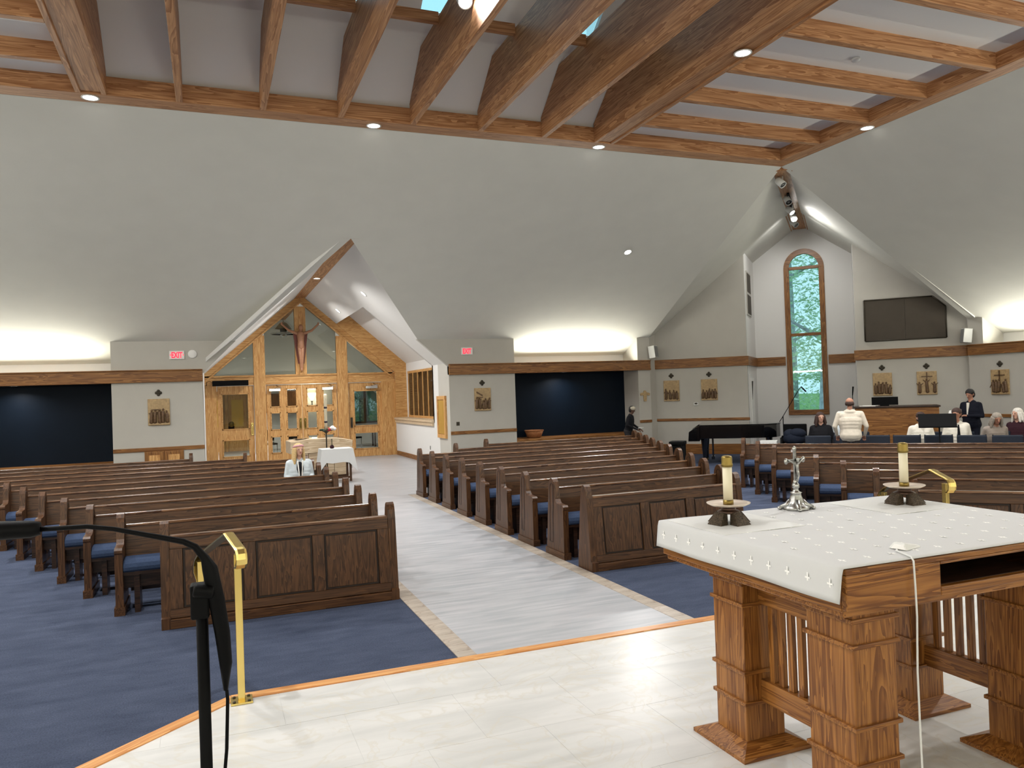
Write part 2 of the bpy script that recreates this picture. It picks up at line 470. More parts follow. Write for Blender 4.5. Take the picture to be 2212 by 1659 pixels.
# polygon runs clockwise seen from above, so the outward side is on the left
outer = inset(edge, 0.33)
struct('floor_step', B().prism([outer[i] for i in range(len(outer)-1, -1, -1)], 2, 0.0, 0.15), 'carpet', 'carpeted lower step in front of the chancel')
cf = struct('floor_chancel', B().prism([edge[i] for i in range(len(edge)-1, -1, -1)], 2, 0.0, CH-0.0012), 'marble', 'white marble floor of the raised chancel')
ins = inset(edge, -0.085)
import bmesh
def clip_poly(poly, clipper):
    # Sutherland-Hodgman, clipper counter-clockwise convex pieces handled by half planes
    out = poly
    n = len(clipper)
    for i in range(n):
        a = Vector(clipper[i]); c = Vector(clipper[(i+1) % n]); e = c-a
        def ins_(p): return e.x*(p[1]-a.y)-e.y*(p[0]-a.x) >= -1e-9
        res = []
        for j in range(len(out)):
            p = out[j]; q = out[(j+1) % len(out)]
            pi, qi = ins_(p), ins_(q)
            if pi: res.append(p)
            if pi != qi:
                d = (q[0]-p[0], q[1]-p[1])
                den = e.x*d[1]-e.y*d[0]
                t = -(e.x*(p[1]-a.y)-e.y*(p[0]-a.x))/den
                res.append((p[0]+t*d[0], p[1]+t*d[1]))
        out = res
        if len(out) < 3: return []
    return out
ccw = [ins[i] for i in range(len(ins)-1, -1, -1)]
T = 0.61
for iy in range(-3, 9):
    for ix in range(-7, 16):
        x0 = ix*T+0.02+(0.305 if iy % 2 else 0); y0 = iy*T
        if y0 < 0.2 or x0 < -3.6 or x0 > 7.0: continue
        q = clip_poly([(x0+.0009, y0+.0009), (x0+T-.0009, y0+.0009), (x0+T-.0009, y0+T-.0009), (x0+.0009, y0+T-.0009)], ccw)
        if len(q) >= 3:
            t_ = B().prism(q, 2, CH-0.006, CH+0.0004*random.random()).build('tile', 'marble', cf)
# oak nosing along the platform edge
nz = sroot('trim_2', 'light oak nosing along the edge of the chancel platform')
for i in range(len(edge)-1):
    if i in (0, 6): continue
    a, c = edge[i], edge[i+1]; ai, ci = ins[i], ins[i+1]
    d = Vector((c[0]-a[0], c[1]-a[1])); ln = d.length; ang = math.atan2(d.y, d.x)
    def loc(p):
        q = Vector((p[0]-a[0], p[1]-a[1])); return (q.dot(d)/ln, (d.x*q.y-d.y*q.x)/ln)
    B().prism([loc(ai), loc(ci), loc(c), loc(a)], 2, CH-0.05, CH+0.008).build('nosing', 'nosing0', nz, (a[0], a[1], 0), ang, bevel=0.006)

# --- rear wall: three piers, recesses between them
RB = 20.65   # back of the recesses
wr = sroot('wall_rear', 'pale grey rear wall with recessed navy bays')
def wbox(*a): return B().box(*a)
wbox(-2.1, -0.15, REAR, RB+0.2, 0, WT).build('pier', 'paint', wr)
wbox(5.97, 7.87, REAR, RB+0.2, 0, WT).build('pier', 'paint', wr)
wbox(11.79, 12.2, REAR, RB+0.2, 0, WT).build('pier', 'paint', wr)
B().slab([(12.2, REAR, 0), (12.55, 20.05, 0), (12.55, 20.05, 3.62), (12.2, REAR, WT)], (0.0, 0.25, 0)).build('pier_return', 'paint', wr)
for (x0, x1) in ((-12.4, -2.1), (7.87, 11.79)):
    wbox(x0, x1, RB, RB+0.2, 0.0, 2.55).build('navy_wall', 'navy', wr)
    wbox(x0, x1, RB, RB+0.2, 2.55, 3.2).build('cove_wall', 'paint_white', wr)
    wbox(x0, x1, REAR+0.12, RB, 2.55, 2.60).build('soffit', 'paint', wr)
    wbox(x0, x1, REAR+0.05, RB, 0.0, 0.62).build('bench_front', 'trim0', wr)
    wbox(x0, x1, REAR, RB, 0.62, 0.70).build('bench_top', 'trim0', wr, bevel=0.01)
# ears beside the entrance opening
B().slab([(-0.15, REAR, WT), (-0.15, REAR, 2.72), (0.62, REAR, WT)], (0, 0.12, 0)).build('pier', 'paint', wr)
B().slab([(5.97, REAR, WT), (5.12, REAR, WT), (5.97, REAR, 2.77)], (0, 0.12, 0)).build('pier', 'paint', wr)
# trims on the rear wall
tn = [2]
def trim(label, *boxes, mat='trim0', bevel=0.008):
    tn[0] += 1
    b_ = B()
    for q in boxes: b_.box(*q)
    return struct('trim_%d' % tn[0], b_, mat, label, bevel=bevel)
ZB, ZT = 2.555, 2.83
trim('wide oak trim above the navy bay at the far end of the rear wall', (-12.4, -0.15, REAR-0.05, REAR+0.12, ZB, ZT-0.03), (-12.4, -0.15, REAR-0.075, REAR+0.12, ZT-0.03, ZT), (-12.4, -0.15, REAR-0.07, REAR+0.1, ZB-0.02, ZB+0.02))
trim('wide oak trim on the rear wall between entrance and corner', (5.97, 12.2, REAR-0.05, REAR+0.12, ZB, ZT-0.03), (5.97, 12.2, REAR-0.075, REAR+0.12, ZT-0.03, ZT), (5.97, 12.2, REAR-0.07, REAR+0.1, ZB-0.02, ZB+0.02))
trim('narrow oak chair rail under the first relief by the entrance', (-2.1, -0.15, REAR-0.03, REAR, 0.93, 1.02))
trim('narrow oak chair rail under the relief right of the entrance', (5.97, 7.87, REAR-0.03, REAR, 0.93, 1.02))
trim('narrow oak chair rail on the corner pier', (11.79, 12.2, REAR-0.03, REAR, 0.98, 1.06))
trim('oak baseboard along the rear wall piers', (-2.1, -0.15, REAR-0.025, REAR, 0, 0.14), (5.97, 7.87, REAR-0.025, REAR, 0, 0.14), (11.79, 12.2, REAR-0.025, REAR, 0, 0.14))

# --- corner alcove: diagonal wall, bay with the arched window
SD = 32.6/S2; SB = 36.1/S2; TC = -1.2; HW = 1.44; KA = 0.84; RZ = 6.90
def za(d): return RZ-KA*max(0.0, abs(d)-0.2)
def A(d, s, z): x, y, _ = D(TC+d, s); return (x, y, z)
wa = sroot('wall_corner', 'pale grey diagonal wall of the choir corner')
nrm = Vector((0.15/S2, 0.15/S2, 0))
for sg in (-1, 1):
    B().slab([A(sg*HW, SD, 0), A(sg*4.12, SD, 0), A(sg*4.12, SD, za(4.12)), A(sg*HW, SD, za(HW))], nrm).build('wall_face', 'paint', wa)
    B().slab([A(sg*HW, SD+0.15, 0), A(sg*HW, SB, 0), A(sg*HW, SB, za(HW)), A(sg*HW, SD+0.15, za(HW))], Vector((sg*0.15/S2, -sg*0.15/S2, 0))).build('bay_side', 'paint_white', wa)
# back wall of the bay with the window opening (pieces around it)
WX0, WX1, WZ0 = -0.555+0.0, 0.555, 1.06       # window half width about the bay centre
wc = 0.07                                      # window centre shift along t
def Wp(u, z): return A(wc+u, SB, z)
WR = 0.555; WCZ = 5.565                         # arch radius and spring line
n2 = Vector((0.2/S2, 0.2/S2, 0))
bk = B()
bk.slab([A(-HW, SB, 0), A(wc-WR, SB, 0), A(wc-WR, SB, WCZ), A(-HW, SB, WCZ)], n2)
bk.slab([A(wc+WR, SB, 0), A(HW, SB, 0), A(HW, SB, WCZ), A(wc+WR, SB, WCZ)], n2)
bk.slab([A(wc-WR, SB, 0), A(wc+WR, SB, 0), A(wc+WR, SB, WZ0), A(wc-WR, SB, WZ0)], n2)
arc = [(WR*math.cos(PI-PI*i/16), WCZ+WR*math.sin(PI*i/16)) for i in range(17)]
tops = []
for (u, z) in arc:
    tops.append((wc+u, max(za(wc+u), z+0.05)))
for i in range(16):
    bk.slab([Wp(*arc[i]), Wp(*arc[i+1]), A(tops[i+1][0], SB, tops[i+1][1]), A(tops[i][0], SB, tops[i][1])], n2)
bk.slab([A(-HW, SB, WCZ), A(wc-WR, SB, WCZ), A(wc-WR, SB, za(wc-WR)), A(-HW, SB, za(HW))], n2)
bk.slab([A(wc+WR, SB, WCZ), A(HW, SB, WCZ), A(HW, SB, za(HW)), A(wc+WR, SB, za(wc+WR))], n2)
bk.build('bay_back', 'paint_white', wa)
# alcove ceiling
ce = sroot('ceiling_alcove', 'pale gabled ceiling over the choir corner')
tk = Vector((0, 0, 0.1))
for sg in (-1, 1):
    B().slab([A(0, 18.15, RZ), A(0, SD, RZ), A(sg*HW, SD, za(HW)), A(sg*4.12, SD, za(4.12)), A(sg*4.22, 22.62, WT)], tk).build('ceiling_plane', 'paint_ceiling', ce)
    B().slab([A(0, SD, RZ), A(0, SB, RZ), A(sg*HW, SB, za(HW)), A(sg*HW, SD, za(HW))], tk).build('ceiling_plane', 'paint_ceiling', ce)
# alcove trims: bands run along the diagonal wall, the bay sides and the bay back
def dtrim(label, d0, d1, s, z0, z1, th=0.05, mat='trim0', along_s=None):
    tn[0] += 1
    if along_s is None:
        b_ = B().box(d0, d1, -th, 0, z0, z1)
        o = b_.build('trim_%d' % tn[0], mat, None, A(0, s, 0), -PI/4, bevel=0.006)
    else:
        w = -th if along_s > 0 else th
        b_ = B().box(0, d1-d0, min(0, w), max(0, w), z0, z1)
        o = b_.build('trim_%d' % tn[0], mat, None, A(s, d0, 0), PI/4, bevel=0.006)
    return tag(o, label, None, None, 'structure')
dtrim('oak band on the diagonal wall above the piano', -4.12, -HW+0.05, SD, ZB, ZT)
dtrim('oak band on the diagonal wall above the organ', HW-0.05, 4.12, SD, ZB, ZT)
dtrim('oak band left of the arched window', -HW, wc-0.62, SB, ZB, ZT)
dtrim('oak band right of the arched window', wc+0.62, HW, SB, ZB, ZT)
dtrim('oak band on the side of the window bay', SD, SB, -HW, ZB, ZT, along_s=1)
dtrim('oak chair rail behind the piano', -4.12, -HW+0.03, SD, 0.98, 1.06, 0.03)
dtrim('oak chair rail behind the organ', HW-0.03, 4.12, SD, 0.98, 1.06, 0.03)
dtrim('oak baseboard behind the piano', -4.12, -HW, SD, 0, 0.3, 0.03)
dtrim('oak baseboard behind the organ', HW, 4.12, SD, 0, 0.3, 0.03)
dtrim('oak baseboard below the arched window', -HW, HW, SB, 0, 0.12, 0.03)

# --- right wall
wrt = sroot('wall_right', 'pale grey right wall with a lit cove above')
wbox(RW, RW+0.2, -6, 14.12, 0, ZT).build('wall_face', 'paint', wrt)
wbox(RW, RW+0.9, 13.72, 14.12, ZT, WT).build('pier', 'paint', wrt)
B().slab([(RW, 14.12, 0), (18.34, 14.26, 0), (18.34, 14.26, WT+0.1), (RW, 14.12, WT)], (0.25, 0.0, 0)).build('pier_return', 'paint', wrt)
wbox(RW+0.75, RW+0.95, -6, 13.72, 2.6, 3.2).build('cove_wall', 'paint_white', wrt)
wbox(RW+0.1, RW+0.95, -6, 13.72, 2.55, 2.6).build('soffit', 'paint', wrt)
trim('wide oak trim along the right wall under the cove', (RW-0.05, RW+0.12, -6, 14.12, ZB, ZT-0.03), (RW-0.075, RW+0.12, -6, 14.12, ZT-0.03, ZT), mat='trim1')
trim('oak chair rail along the right wall', (RW-0.03, RW, -6, 14.12, 0.98, 1.06), mat='trim1')
# --- left and front walls (beside and behind the camera)
wl_ = sroot('wall_left', 'pale grey left wall of the nave')
wbox(-12.6, -12.4, -6, RB+0.2, 0, WT+0.1).build('wall_face', 'paint', wl_)
wf = sroot('wall_front', 'pale grey wall behind the chancel')
wbox(-12.6, 19.2, -6.2, -6.0, 0, 4.4).build('wall_face', 'paint', wf)

# --- sloped ceilings
cr = sroot('ceiling', 'pale sloped ceiling rising to the wooden frame')
up_ = Vector((0, 0.05, 0.1))
APX = (2.87, 16.33, 5.385)
def cs(x, y): return (x, y, zc(y))
B().slab([(-6.2, FY, FZ), (2.87, FY, FZ), APX, (0.60, REAR, WT), (-2.1, REAR, WT), (-2.1, RB, zc(RB)), (-13.3, RB, zc(RB))], up_).build('ceiling_plane', 'paint_ceiling', cr)
B().slab([(2.87, FY, FZ), (FX, FY, FZ), (12.2, REAR, WT), (11.79, REAR, WT), (11.79, RB, zc(RB)), (7.87, RB, zc(RB)), (7.87, REAR, WT), (5.14, REAR, WT), APX], up_).build('ceiling_plane', 'paint_ceiling', cr)
B().slab([(FX, FY, FZ), (RW, 14.12, WT), (RW, 13.72, WT), (RW+0.9, 13.72, WT-KS*0.9), (RW+0.9, -6, WT-KS*0.9), (FX, -6, FZ)], (0.05, 0, 0.1)).build('ceiling_plane', 'paint_ceiling', cr)
B().slab([(-6.2, FY, FZ), (-13.3, RB, zc(RB)), (-12.5, -6, WT), (-6.2, -1.5, FZ)], (-0.05, 0, 0.1)).build('ceiling_plane', 'paint_ceiling', cr)
B().slab([(-6.2, -1.5, FZ), (-12.5, -6.1, WT), (FX, -6.1, 4.3), (FX, -1.5, FZ)], (0, -0.05, 0.1)).build('ceiling_plane', 'paint_ceiling', cr)
# roof shell that closes the lantern over the frame: slopes with skylights
lan = sroot('ceiling_lantern', 'white lantern ceiling with skylights above the rafters')
LZ0, LY0, LK = 7.07, 13.5, 0.75
def zl(y): return LZ0+LK*(LY0-y)
xs = [(-0.60, 0.57), (1.37, 2.54), (3.34, 4.51), (5.31, 6.48)]
YS0, YS1, YR = 12.05, 10.4, 9.4
def lsl(x0, x1, y0, y1): B().slab([(x0, y0, zl(y0)), (x1, y0, zl(y0)), (x1, y1, zl(y1)), (x0, y1, zl(y1))], (0, 0, 0.12)).build('ceiling_plane', 'panel_white', lan)
lsl(-1.4, 7.2, 13.6, YS0); lsl(-1.4, 7.2, YS1, YR)
prev = -1.4
for (a0, a1) in xs:
    lsl(prev, a0, YS0, YS1); prev = a1
lsl(prev, 7.2, YS0, YS1)
for i, (a0, a1) in enumerate(xs):
    w = sroot('window_%d' % (i+2), 'skylight in the lantern slope, %s from the wide left beam' % ORD[i])
    B().slab([(a0, YS0, zl(YS0)+0.13), (a1, YS0, zl(YS0)+0.13), (a1, YS1, zl(YS1)+0.13), (a0, YS1, zl(YS1)+0.13)], (0, 0, 0.012)).build('pane', 'glass_sky', w)
zr = zl(YR)
lb = B().box(-1.4, 7.2, 0.0, YR, zr, zr+0.12)
lb.build('ceiling_plane', 'panel_white', lan)
B().slab([(-1.4, 0.0, zr), (7.2, 0.0, zr), (7.2, -1.4, 7.07), (-1.4, -1.4, 7.07)], (0, 0, 0.12)).build('ceiling_plane', 'panel_white', lan)
for x in (-1.5, 7.2):
    B().box(x, x+0.1, -1.5, 13.6, 7.0, zr+0.12).build('ceiling_plane', 'panel_white', lan)
# flat panels at both sides
fp = sroot('ceiling_panels', 'flat white ceiling panels between the joists')
JY = [12.17-1.252*k for k in range(0, 11)]
for (x0, x1) in ((-6.2, -1.5), (7.3, 12.0)):
    ys = [13.5]+JY+[-1.5]
    for i in range(len(ys)-1):
        B().box(x0, x1, ys[i+1], ys[i], 7.09, 7.15).build('panel', 'panel_white', fp)

# --- timber frame
tf = thing('timber_ceiling_frame', 'brown oak frame of beams around the skylit ceiling', 'ceiling frame')
B().box(-6.2, FX, 13.28, FY, FZ, 7.13).build('beam', 'beam0', tf, bevel=0.012)
B().box(11.64, FX, -1.6, 13.28, FZ, 7.13).build('beam', 'beam1', tf, bevel=0.012)
B().box(-6.2, -5.84, -1.6, 13.28, FZ, 7.13).build('beam', 'beam1', tf, bevel=0.012)
B().box(-6.2, FX, -1.6, -1.2, FZ, 7.13).build('beam', 'beam0', tf, bevel=0.012)
for (x0, x1) in ((-1.785, -1.355), (7.115, 7.545)):
    h = B().prism([(13.28, FZ+0.03), (13.28, 7.20), (12.42, 7.86), (0.0, 7.86), (-1.2, 7.2), (-1.2, FZ+0.03)], 0, x0+0.06, x1-0.06).build('heavy_beam', 'beam1', tf)
    for xa in (x0, x1-0.075):
        B().prism([(13.28, FZ), (13.28, 7.20), (12.42, 7.86), (0.0, 7.86), (-1.2, 7.2), (-1.2, FZ)], 0, xa, xa+0.075).build('side_board', 'beam1', h, bevel=0.006)
RX = [2.86+1.272*k for k in (-2.5, -1.5, -0.5, 0.5, 1.5, 2.5)]
for x in RX:
    B().prism([(13.28, FZ), (13.28, 7.20), (12.42, 7.86), (0.0, 7.86), (-1.2, 7.2), (-1.2, FZ)], 0, x-0.05, x+0.05).build('rafter', 'beam1', tf, bevel=0.006)
pts = [-1.355]+RX+[7.115]
for i in range(len(pts)-1):
    x0 = pts[i]+(0.05 if i else 0); x1 = pts[i+1]-(0.05 if i < len(pts)-2 else 0)
    B().box(x0, x1, 11.33, 11.43, 7.76, 7.92).build('purlin', 'beam0', tf)
for y in JY:
    for (x0, x1) in ((-5.84, -1.785), (7.545, 11.64)):
        B().box(x0, x1, y-0.05, y+0.07, FZ, 7.1).build('joist', 'beam0', tf, bevel=0.006)
# ridge beam of the alcove
rb = B().box(-0.29, 0.29, 0, SB-18.25, RZ-0.14, RZ+0.15)
rb.box(-0.29, -0.22, 0, SB-18.25, RZ-0.18, RZ)
rb.box(0.22, 0.29, 0, SB-18.25, RZ-0.18, RZ)
one('ridge_beam', rb, 'beam1', 'oak ridge beam with track spotlights running to the window bay', 'beam', loc=A(0, 18.2, 0), rotz=-PI/4, bevel=0.008)

# --- entrance vestibule
DW = 26.3
KV = 0.86; VZ = 5.385
XL, XR, VC = -0.15, 5.97, 2.87
def zv(x): return VZ-KV*(abs(x-VC)-0.165)
we = sroot('wall_vestibule', 'white side walls of the entrance vestibule')
wbox(XL-0.15, XL, REAR+0.1, DW+0.3, 0, 2.9).build('wall_face', 'paint_white', we)
wbox(XR, XR+0.12, RB+0.2, 21.45, 0, 3.3).build('wall_face', 'paint_white', we)
wbox(XR, XR+0.12, 21.45, DW, 0, 1.22).build('wall_face', 'paint_white', we)
BX = 6.36    # outer wall of the window bay
bw = B()
bw.box(BX, BX+0.12, 21.45, 22.7, 1.22, 3.7); bw.box(BX, BX+0.12, 22.7, 25.95, 1.22, 1.30); bw.box(BX, BX+0.12, 22.7, 25.95, 2.86, 3.7); bw.box(BX, BX+0.12, 25.95, DW, 1.22, 3.7)
bw.build('bay_wall', 'paint_white', we)
wbox(XR, BX+0.1, 21.35, 21.45, 1.22, 3.3).build('bay_wall', 'paint_white', we)
cv = sroot('ceiling_vestibule', 'white gabled ceiling of the entrance vestibule')
def vsl(x0, x1, y0, y1, dz=0.0, mat='paint_white', nm='ceiling_plane'):
    return B().slab([(x0, y0, zv(x0)+dz), (x1, y0, zv(x1)+dz), (x1, y1, zv(x1)+dz), (x0, y1, zv(x0)+dz)], (0, 0, 0.1)).build(nm, mat, cv)
YV1 = 36.0
def yval(z): return REAR-(z-WT)/KS   # where the nave ceiling has height z
# left plane (valley edge follows the nave slope)
B().slab([(VC-0.165, yval(VZ)+.02, VZ), (XL, REAR+0.1, zv(XL)), (XL, YV1, zv(XL)), (VC-0.165, YV1, VZ)], (0, 0, 0.1)).build('ceiling_plane', 'paint_white', cv)
# right plane with the raised skylight bay
UX = 4.03
B().slab([(VC+0.165, yval(VZ)+.02, VZ), (UX, yval(zv(UX))+.02, zv(UX)), (UX, YV1, zv(UX)), (VC+0.165, YV1, VZ)], (0, 0, 0.1)).build('ceiling_plane', 'paint_white', cv)
B().slab([(UX, yval(zv(UX))+.02, zv(UX)), (5.12, REAR+.02, zv(5.12)), (XR, REAR+.02, zv(XR)), (XR, 21.45, zv(XR)), (UX, 21.45, zv(UX))], (0, 0, 0.1)).build('ceiling_plane', 'paint_white', cv)
vsl(UX, 8.0, DW, YV1)
OFF = 0.62
RX0, RX1 = UX+0.35, BX+0.12
def vraise(x0, x1, y0, y1, nm='ceiling_plane', mat='paint_white', th=0.08):
    return B().slab([(x0, y0, zv(x0)+OFF), (x1, y0, zv(x1)+OFF), (x1, y1, zv(x1)+OFF), (x0, y1, zv(x0)+OFF)], (0, 0, th)).build(nm, mat, cv)
vraise(RX0, 4.66, 21.45, DW); vraise(5.60, RX1, 21.45, DW)
vraise(4.66, 5.60, 21.45, 22.3); vraise(4.66, 5.60, 22.95, DW)
w = sroot('window_6', 'narrow skylight strip in the vestibule ceiling')
B().slab([(4.66, 22.3, zv(4.66)+OFF+.05), (5.60, 22.3, zv(5.60)+OFF+.05), (5.60, 22.95, zv(5.60)+OFF+.05), (4.66, 22.95, zv(4.66)+OFF+.05)], (0, 0, 0.01)).build('pane', 'glass_sky', w)
B().slab([(UX, 21.45, zv(UX)), (RX0, 21.45, zv(RX0)+OFF), (RX0, DW, zv(RX0)+OFF), (UX, DW, zv(UX))], (-0.05, 0, 0.05)).build('ceiling_plane', 'paint_white', cv)
B().slab([(UX, 21.45, zv(UX)), (XR, 21.45, zv(XR)), (BX+.1, 21.45, zv(BX)+OFF), (RX0, 21.45, zv(RX0)+OFF)], (0, -0.06, 0)).build('ceiling_plane', 'paint_white', cv)
# wood-clad end of the bay, standing over the door screen
B().slab([(UX, DW-0.12, zv(UX)-0.02), (XR, DW-0.12, zv(XR)-0.02), (XR, DW-0.12, 1.25), (BX, DW-0.12, 1.25), (BX, DW-0.12, zv(BX)+OFF), (RX0, DW-0.12, zv(RX0)+OFF)], (0, 0.1, 0)).build('oak_lining', 'oak0', cv)
B().box(VC-0.165, VC+0.165, yval(VZ)+0.0, YV1, VZ, VZ+0.25).build('ridge_beam', 'beam1', cv)
trim('oak baseboard along the right side of the vestibule', (XR-0.025, XR, REAR, DW-0.12, 0, 0.15), mat='trim1')
sl = B().box(XR-0.09, BX, 21.4, DW-0.12, 1.22, 1.29); sl.box(XR-0.06, XR, 21.42, DW-0.12, 1.12, 1.22)
struct('trim_%d' % (tn[0]+1), sl, 'pale_oak0', 'pale window sill along the vestibule bay', bevel=0.008); tn[0] += 1
# vestibule window with slim mullions
vw = sroot('window_7', 'oak framed window with slim mullions in the vestibule bay')
Y0, Y1 = 22.7, 25.95
B().box(BX-0.02, BX+0.10, Y0, Y1, 1.29, 1.36).build('window_frame', 'oak1', vw)
B().box(BX-0.02, BX+0.10, Y0, Y1, 2.78, 2.86).build('window_frame', 'oak1', vw)
for k in range(6):
    y = Y0+0.04+(Y1-Y0-0.08)*k/5
    B().box(BX-0.01, BX+0.05, y-0.035, y+0.035, 1.36, 2.78).build('mullion', 'oak2', vw)
for k in range(5):
    y = Y0+0.04+(Y1-Y0-0.08)*k/5
    B().box(BX+0.015, BX+0.025, y+0.035, y+(Y1-Y0-0.08)/5-0.035, 1.36, 2.78).build('pane', 'glass_dim', vw)

# --- entrance screen: oak framed gable glazing and doors
sc_ = sroot('wall_entry', 'oak framed glazed gable screen with entrance doors')
ya, yb = DW, DW+0.14
def W(x0, x1, z0, z1, nm, mat='oak2', d=0.0, bev=0.008): return B().box(x0, x1, ya-d, yb, z0, z1).build(nm, mat, sc_, bevel=bev)
W(-0.15, 0.20, 0, 2.56, 'post', d=0.03)
W(1.34, 1.70, 0, 4.15, 'post', d=0.04)
W(4.00, 4.36, 0, 4.12, 'post', d=0.04)
W(5.50, 5.97, 0, 2.56, 'post', d=0.03)
W(2.66, 3.02, 2.84, 5.1, 'post', d=0.06)
for (x0, x1) in ((-0.15, 1.34), (1.70, 4.0), (4.36, 5.97)):
    W(x0, x1, 2.54, 2.84, 'rail', 'oak0', d=0.02)
    W(x0, x1, 2.80, 2.86, 'rail_cap', 'oak0', d=0.05)
for sg in (-1, 1):
    x1 = VC+sg*0.0; x2 = VC+sg*3.03
    B().slab([(x1, ya-0.05, VZ+0.12), (x2, ya-0.05, zv(x2)+0.12), (x2, ya-0.05, zv(x2)-0.28), (x1, ya-0.05, VZ-0.16)], (0, 0.2, 0)).build('gable_rafter', 'oak0', sc_, bevel=0.01)
    B().slab([(x1, ya-0.09, VZ-0.11), (x2, ya-0.09, zv(x2)-0.23), (x2, ya-0.09, zv(x2)-0.29), (x1, ya-0.09, VZ-0.17)], (0, 0.05, 0)).build('gable_bead', 'oak0', sc_)
def gp(pts): B().slab([(x, ya+0.06, z) for x, z in pts], (0, 0.012, 0)).build('pane', 'glass_dim', sc_)
gp([(0.0, 2.86), (1.34, 2.86), (1.34, zv(1.34)-0.2), (0.2, zv(0.2)-0.2)])
gp([(1.70, 2.86), (2.66, 2.86), (2.66, zv(2.66)-0.2), (1.70, zv(1.70)-0.2)])
gp([(3.02, 2.86), (4.00, 2.86), (4.00, zv(4.0)-0.2), (3.02, zv(3.02)-0.2)])
gp([(4.36, 2.86), (5.7, 2.86), (5.5, zv(5.5)-0.2), (4.36, zv(4.36)-0.2)])
# doors
def door(n, label, x0, x1, panes, st, ztop=2.52, handle=None, closer=None, hm='brass_dull'):
    d_ = sroot('door_%d' % n, label)
    xs_ = sorted(set([x0, x1]+[q for p in panes for q in p[:2]])); 
    # slab with openings: build as strips
    cols = [x0]+sorted(set([q for p in panes for q in p[:2]]))+[x1]
    zs_ = [0.01]+sorted(set([q for p in panes for q in p[2:4]]))+[ztop]
    b_ = B()
    for i in range(len(cols)-1):
        for j in range(len(zs_)-1):
            cx_, cz_ = (cols[i]+cols[i+1])/2, (zs_[j]+zs_[j+1])/2
            if any(p[0] < cx_ < p[1] and p[2] < cz_ < p[3] for p in panes): continue
            b_.box(cols[i], cols[i+1], ya+0.03, ya+0.08, zs_[j], zs_[j+1])
    b_.build('door_leaf', 'oak2', d_)
    for p in panes:
        f_ = B()
        for q in ((p[0], p[1], p[2], p[2]+0.03), (p[0], p[1], p[3]-0.03, p[3]), (p[0], p[0]+0.03, p[2], p[3]), (p[1]-0.03, p[1], p[2], p[3])):
            f_.box(q[0], q[1], ya+0.015, ya+0.04, q[2], q[3])
        f_.build('bead', 'oak0', d_)
        B().box(p[0], p[1], ya+0.05, ya+0.056, p[2], p[3]).build('pane', 'glass_dim', d_)
    if handle:
        hx, z0_, z1_ = handle
        h_ = B().box(hx-0.035, hx+0.035, ya+0.005, ya+0.03, z0_, z1_)
        h_.tube([(hx, ya+0.01, z0_+0.05), (hx, ya-0.05, z0_+0.07), (hx, ya-0.05, z1_-0.07), (hx, ya+0.01, z1_-0.05)], 0.015, 8)
        h_.build('handle', hm, d_)
    if closer:
        c0, c1 = closer
        c_ = B().box(c0, c1, ya-0.06, ya+0.03, ztop-0.20, ztop-0.12)
        c_.tube([((c0+c1)/2, ya-0.05, ztop-0.11), ((c0+c1)/2+0.2, ya-0.16, ztop-0.10), ((c0+c1)/2+0.05, ya-0.02, ztop-0.02)], 0.015, 6)
        c_.build('closer', 'chrome', d_)
    return d_
door(1, 'single oak door with one tall pane by the left post', 0.22, 1.32, [(0.34, 1.17, 1.12, 2.28), (0.34, 1.17, 0.24, 0.80)], 0.1, handle=(1.25, 0.92, 1.32), hm='brass')
pz = [(1.79, 2.40), (1.04, 1.62), (0.28, 0.84)]
door(2, 'left leaf of the oak double doors with six panes', 1.72, 2.84, [(a0, a1, z0, z1) for (z0, z1) in pz for (a0, a1) in ((1.83, 2.15), (2.34, 2.68))], 0.1, handle=(2.77, 1.05, 1.40), closer=(1.80, 2.15))
door(3, 'right leaf of the oak double doors with six panes', 2.85, 3.98, [(a0, a1, z0, z1) for (z0, z1) in pz for (a0, a1) in ((2.99, 3.33), (3.52, 3.86))], 0.1, handle=(2.92, 1.05, 1.40), closer=(3.50, 3.85))
door(4, 'single oak door with two large panes by the right post', 4.38, 5.50, [(4.54, 5.36, 1.04, 2.26), (4.54, 5.36, 0.26, 0.83)], 0.1, handle=(4.45, 1.0, 1.35), closer=(4.95, 5.35), hm='iron')

# --- narthex behind the screen
nx = sroot('wall_narthex', 'pale walls of the lobby behind the entrance doors')
B().box(-3, 9, DW+0.2, 36, -0.2, 0.0).build('lobby_floor', 'tile_grey', nx)
NB = 33.5
nb = B()
nb.box(-3, 1.4, NB, NB+0.2, 0, 6); nb.box(1.4, 4.9, NB, NB+0.2, 0, 6); nb.box(4.9, 8.0, NB, NB+0.2, 0, 0.9); nb.box(4.9, 8.0, NB, NB+0.2, 2.4, 6); nb.box(7.6, 9, NB, NB+0.2, 0, 6)
nb.build('wall_face', 'paint_white', nx)
B().box(-3.1, -3, DW, 36, 0, 5).build('wall_face', 'paint', nx)
B().box(9, 9.1, DW, 36, 0, 5).build('wall_face', 'paint', nx)
B().slab([(XL, DW, zv(XL)), (-3, DW, zv(-3)+1.2), (-3, 36, zv(-3)+1.2), (XL, 36, zv(XL))], (0, 0, 0.1)).build('wall_face', 'paint_white', nx)
nw = sroot('window_8', 'dark framed lobby window seen through the right door')
for q in ((4.9, 7.6, 0.9, 0.98), (4.9, 7.6, 2.32, 2.4), (4.9, 5.0, 0.98, 2.32), (6.2, 6.32, 0.98, 2.32), (7.5, 7.6, 0.98, 2.32)):
    B().box(q[0], q[1], NB-0.05, NB+0.1, q[2], q[3]).build('window_frame', 'dark_oak0', nw)
B().box(5.0, 7.5, NB+0.05, NB+0.06, 0.98, 2.32).build('pane', 'glass_dim', nw)

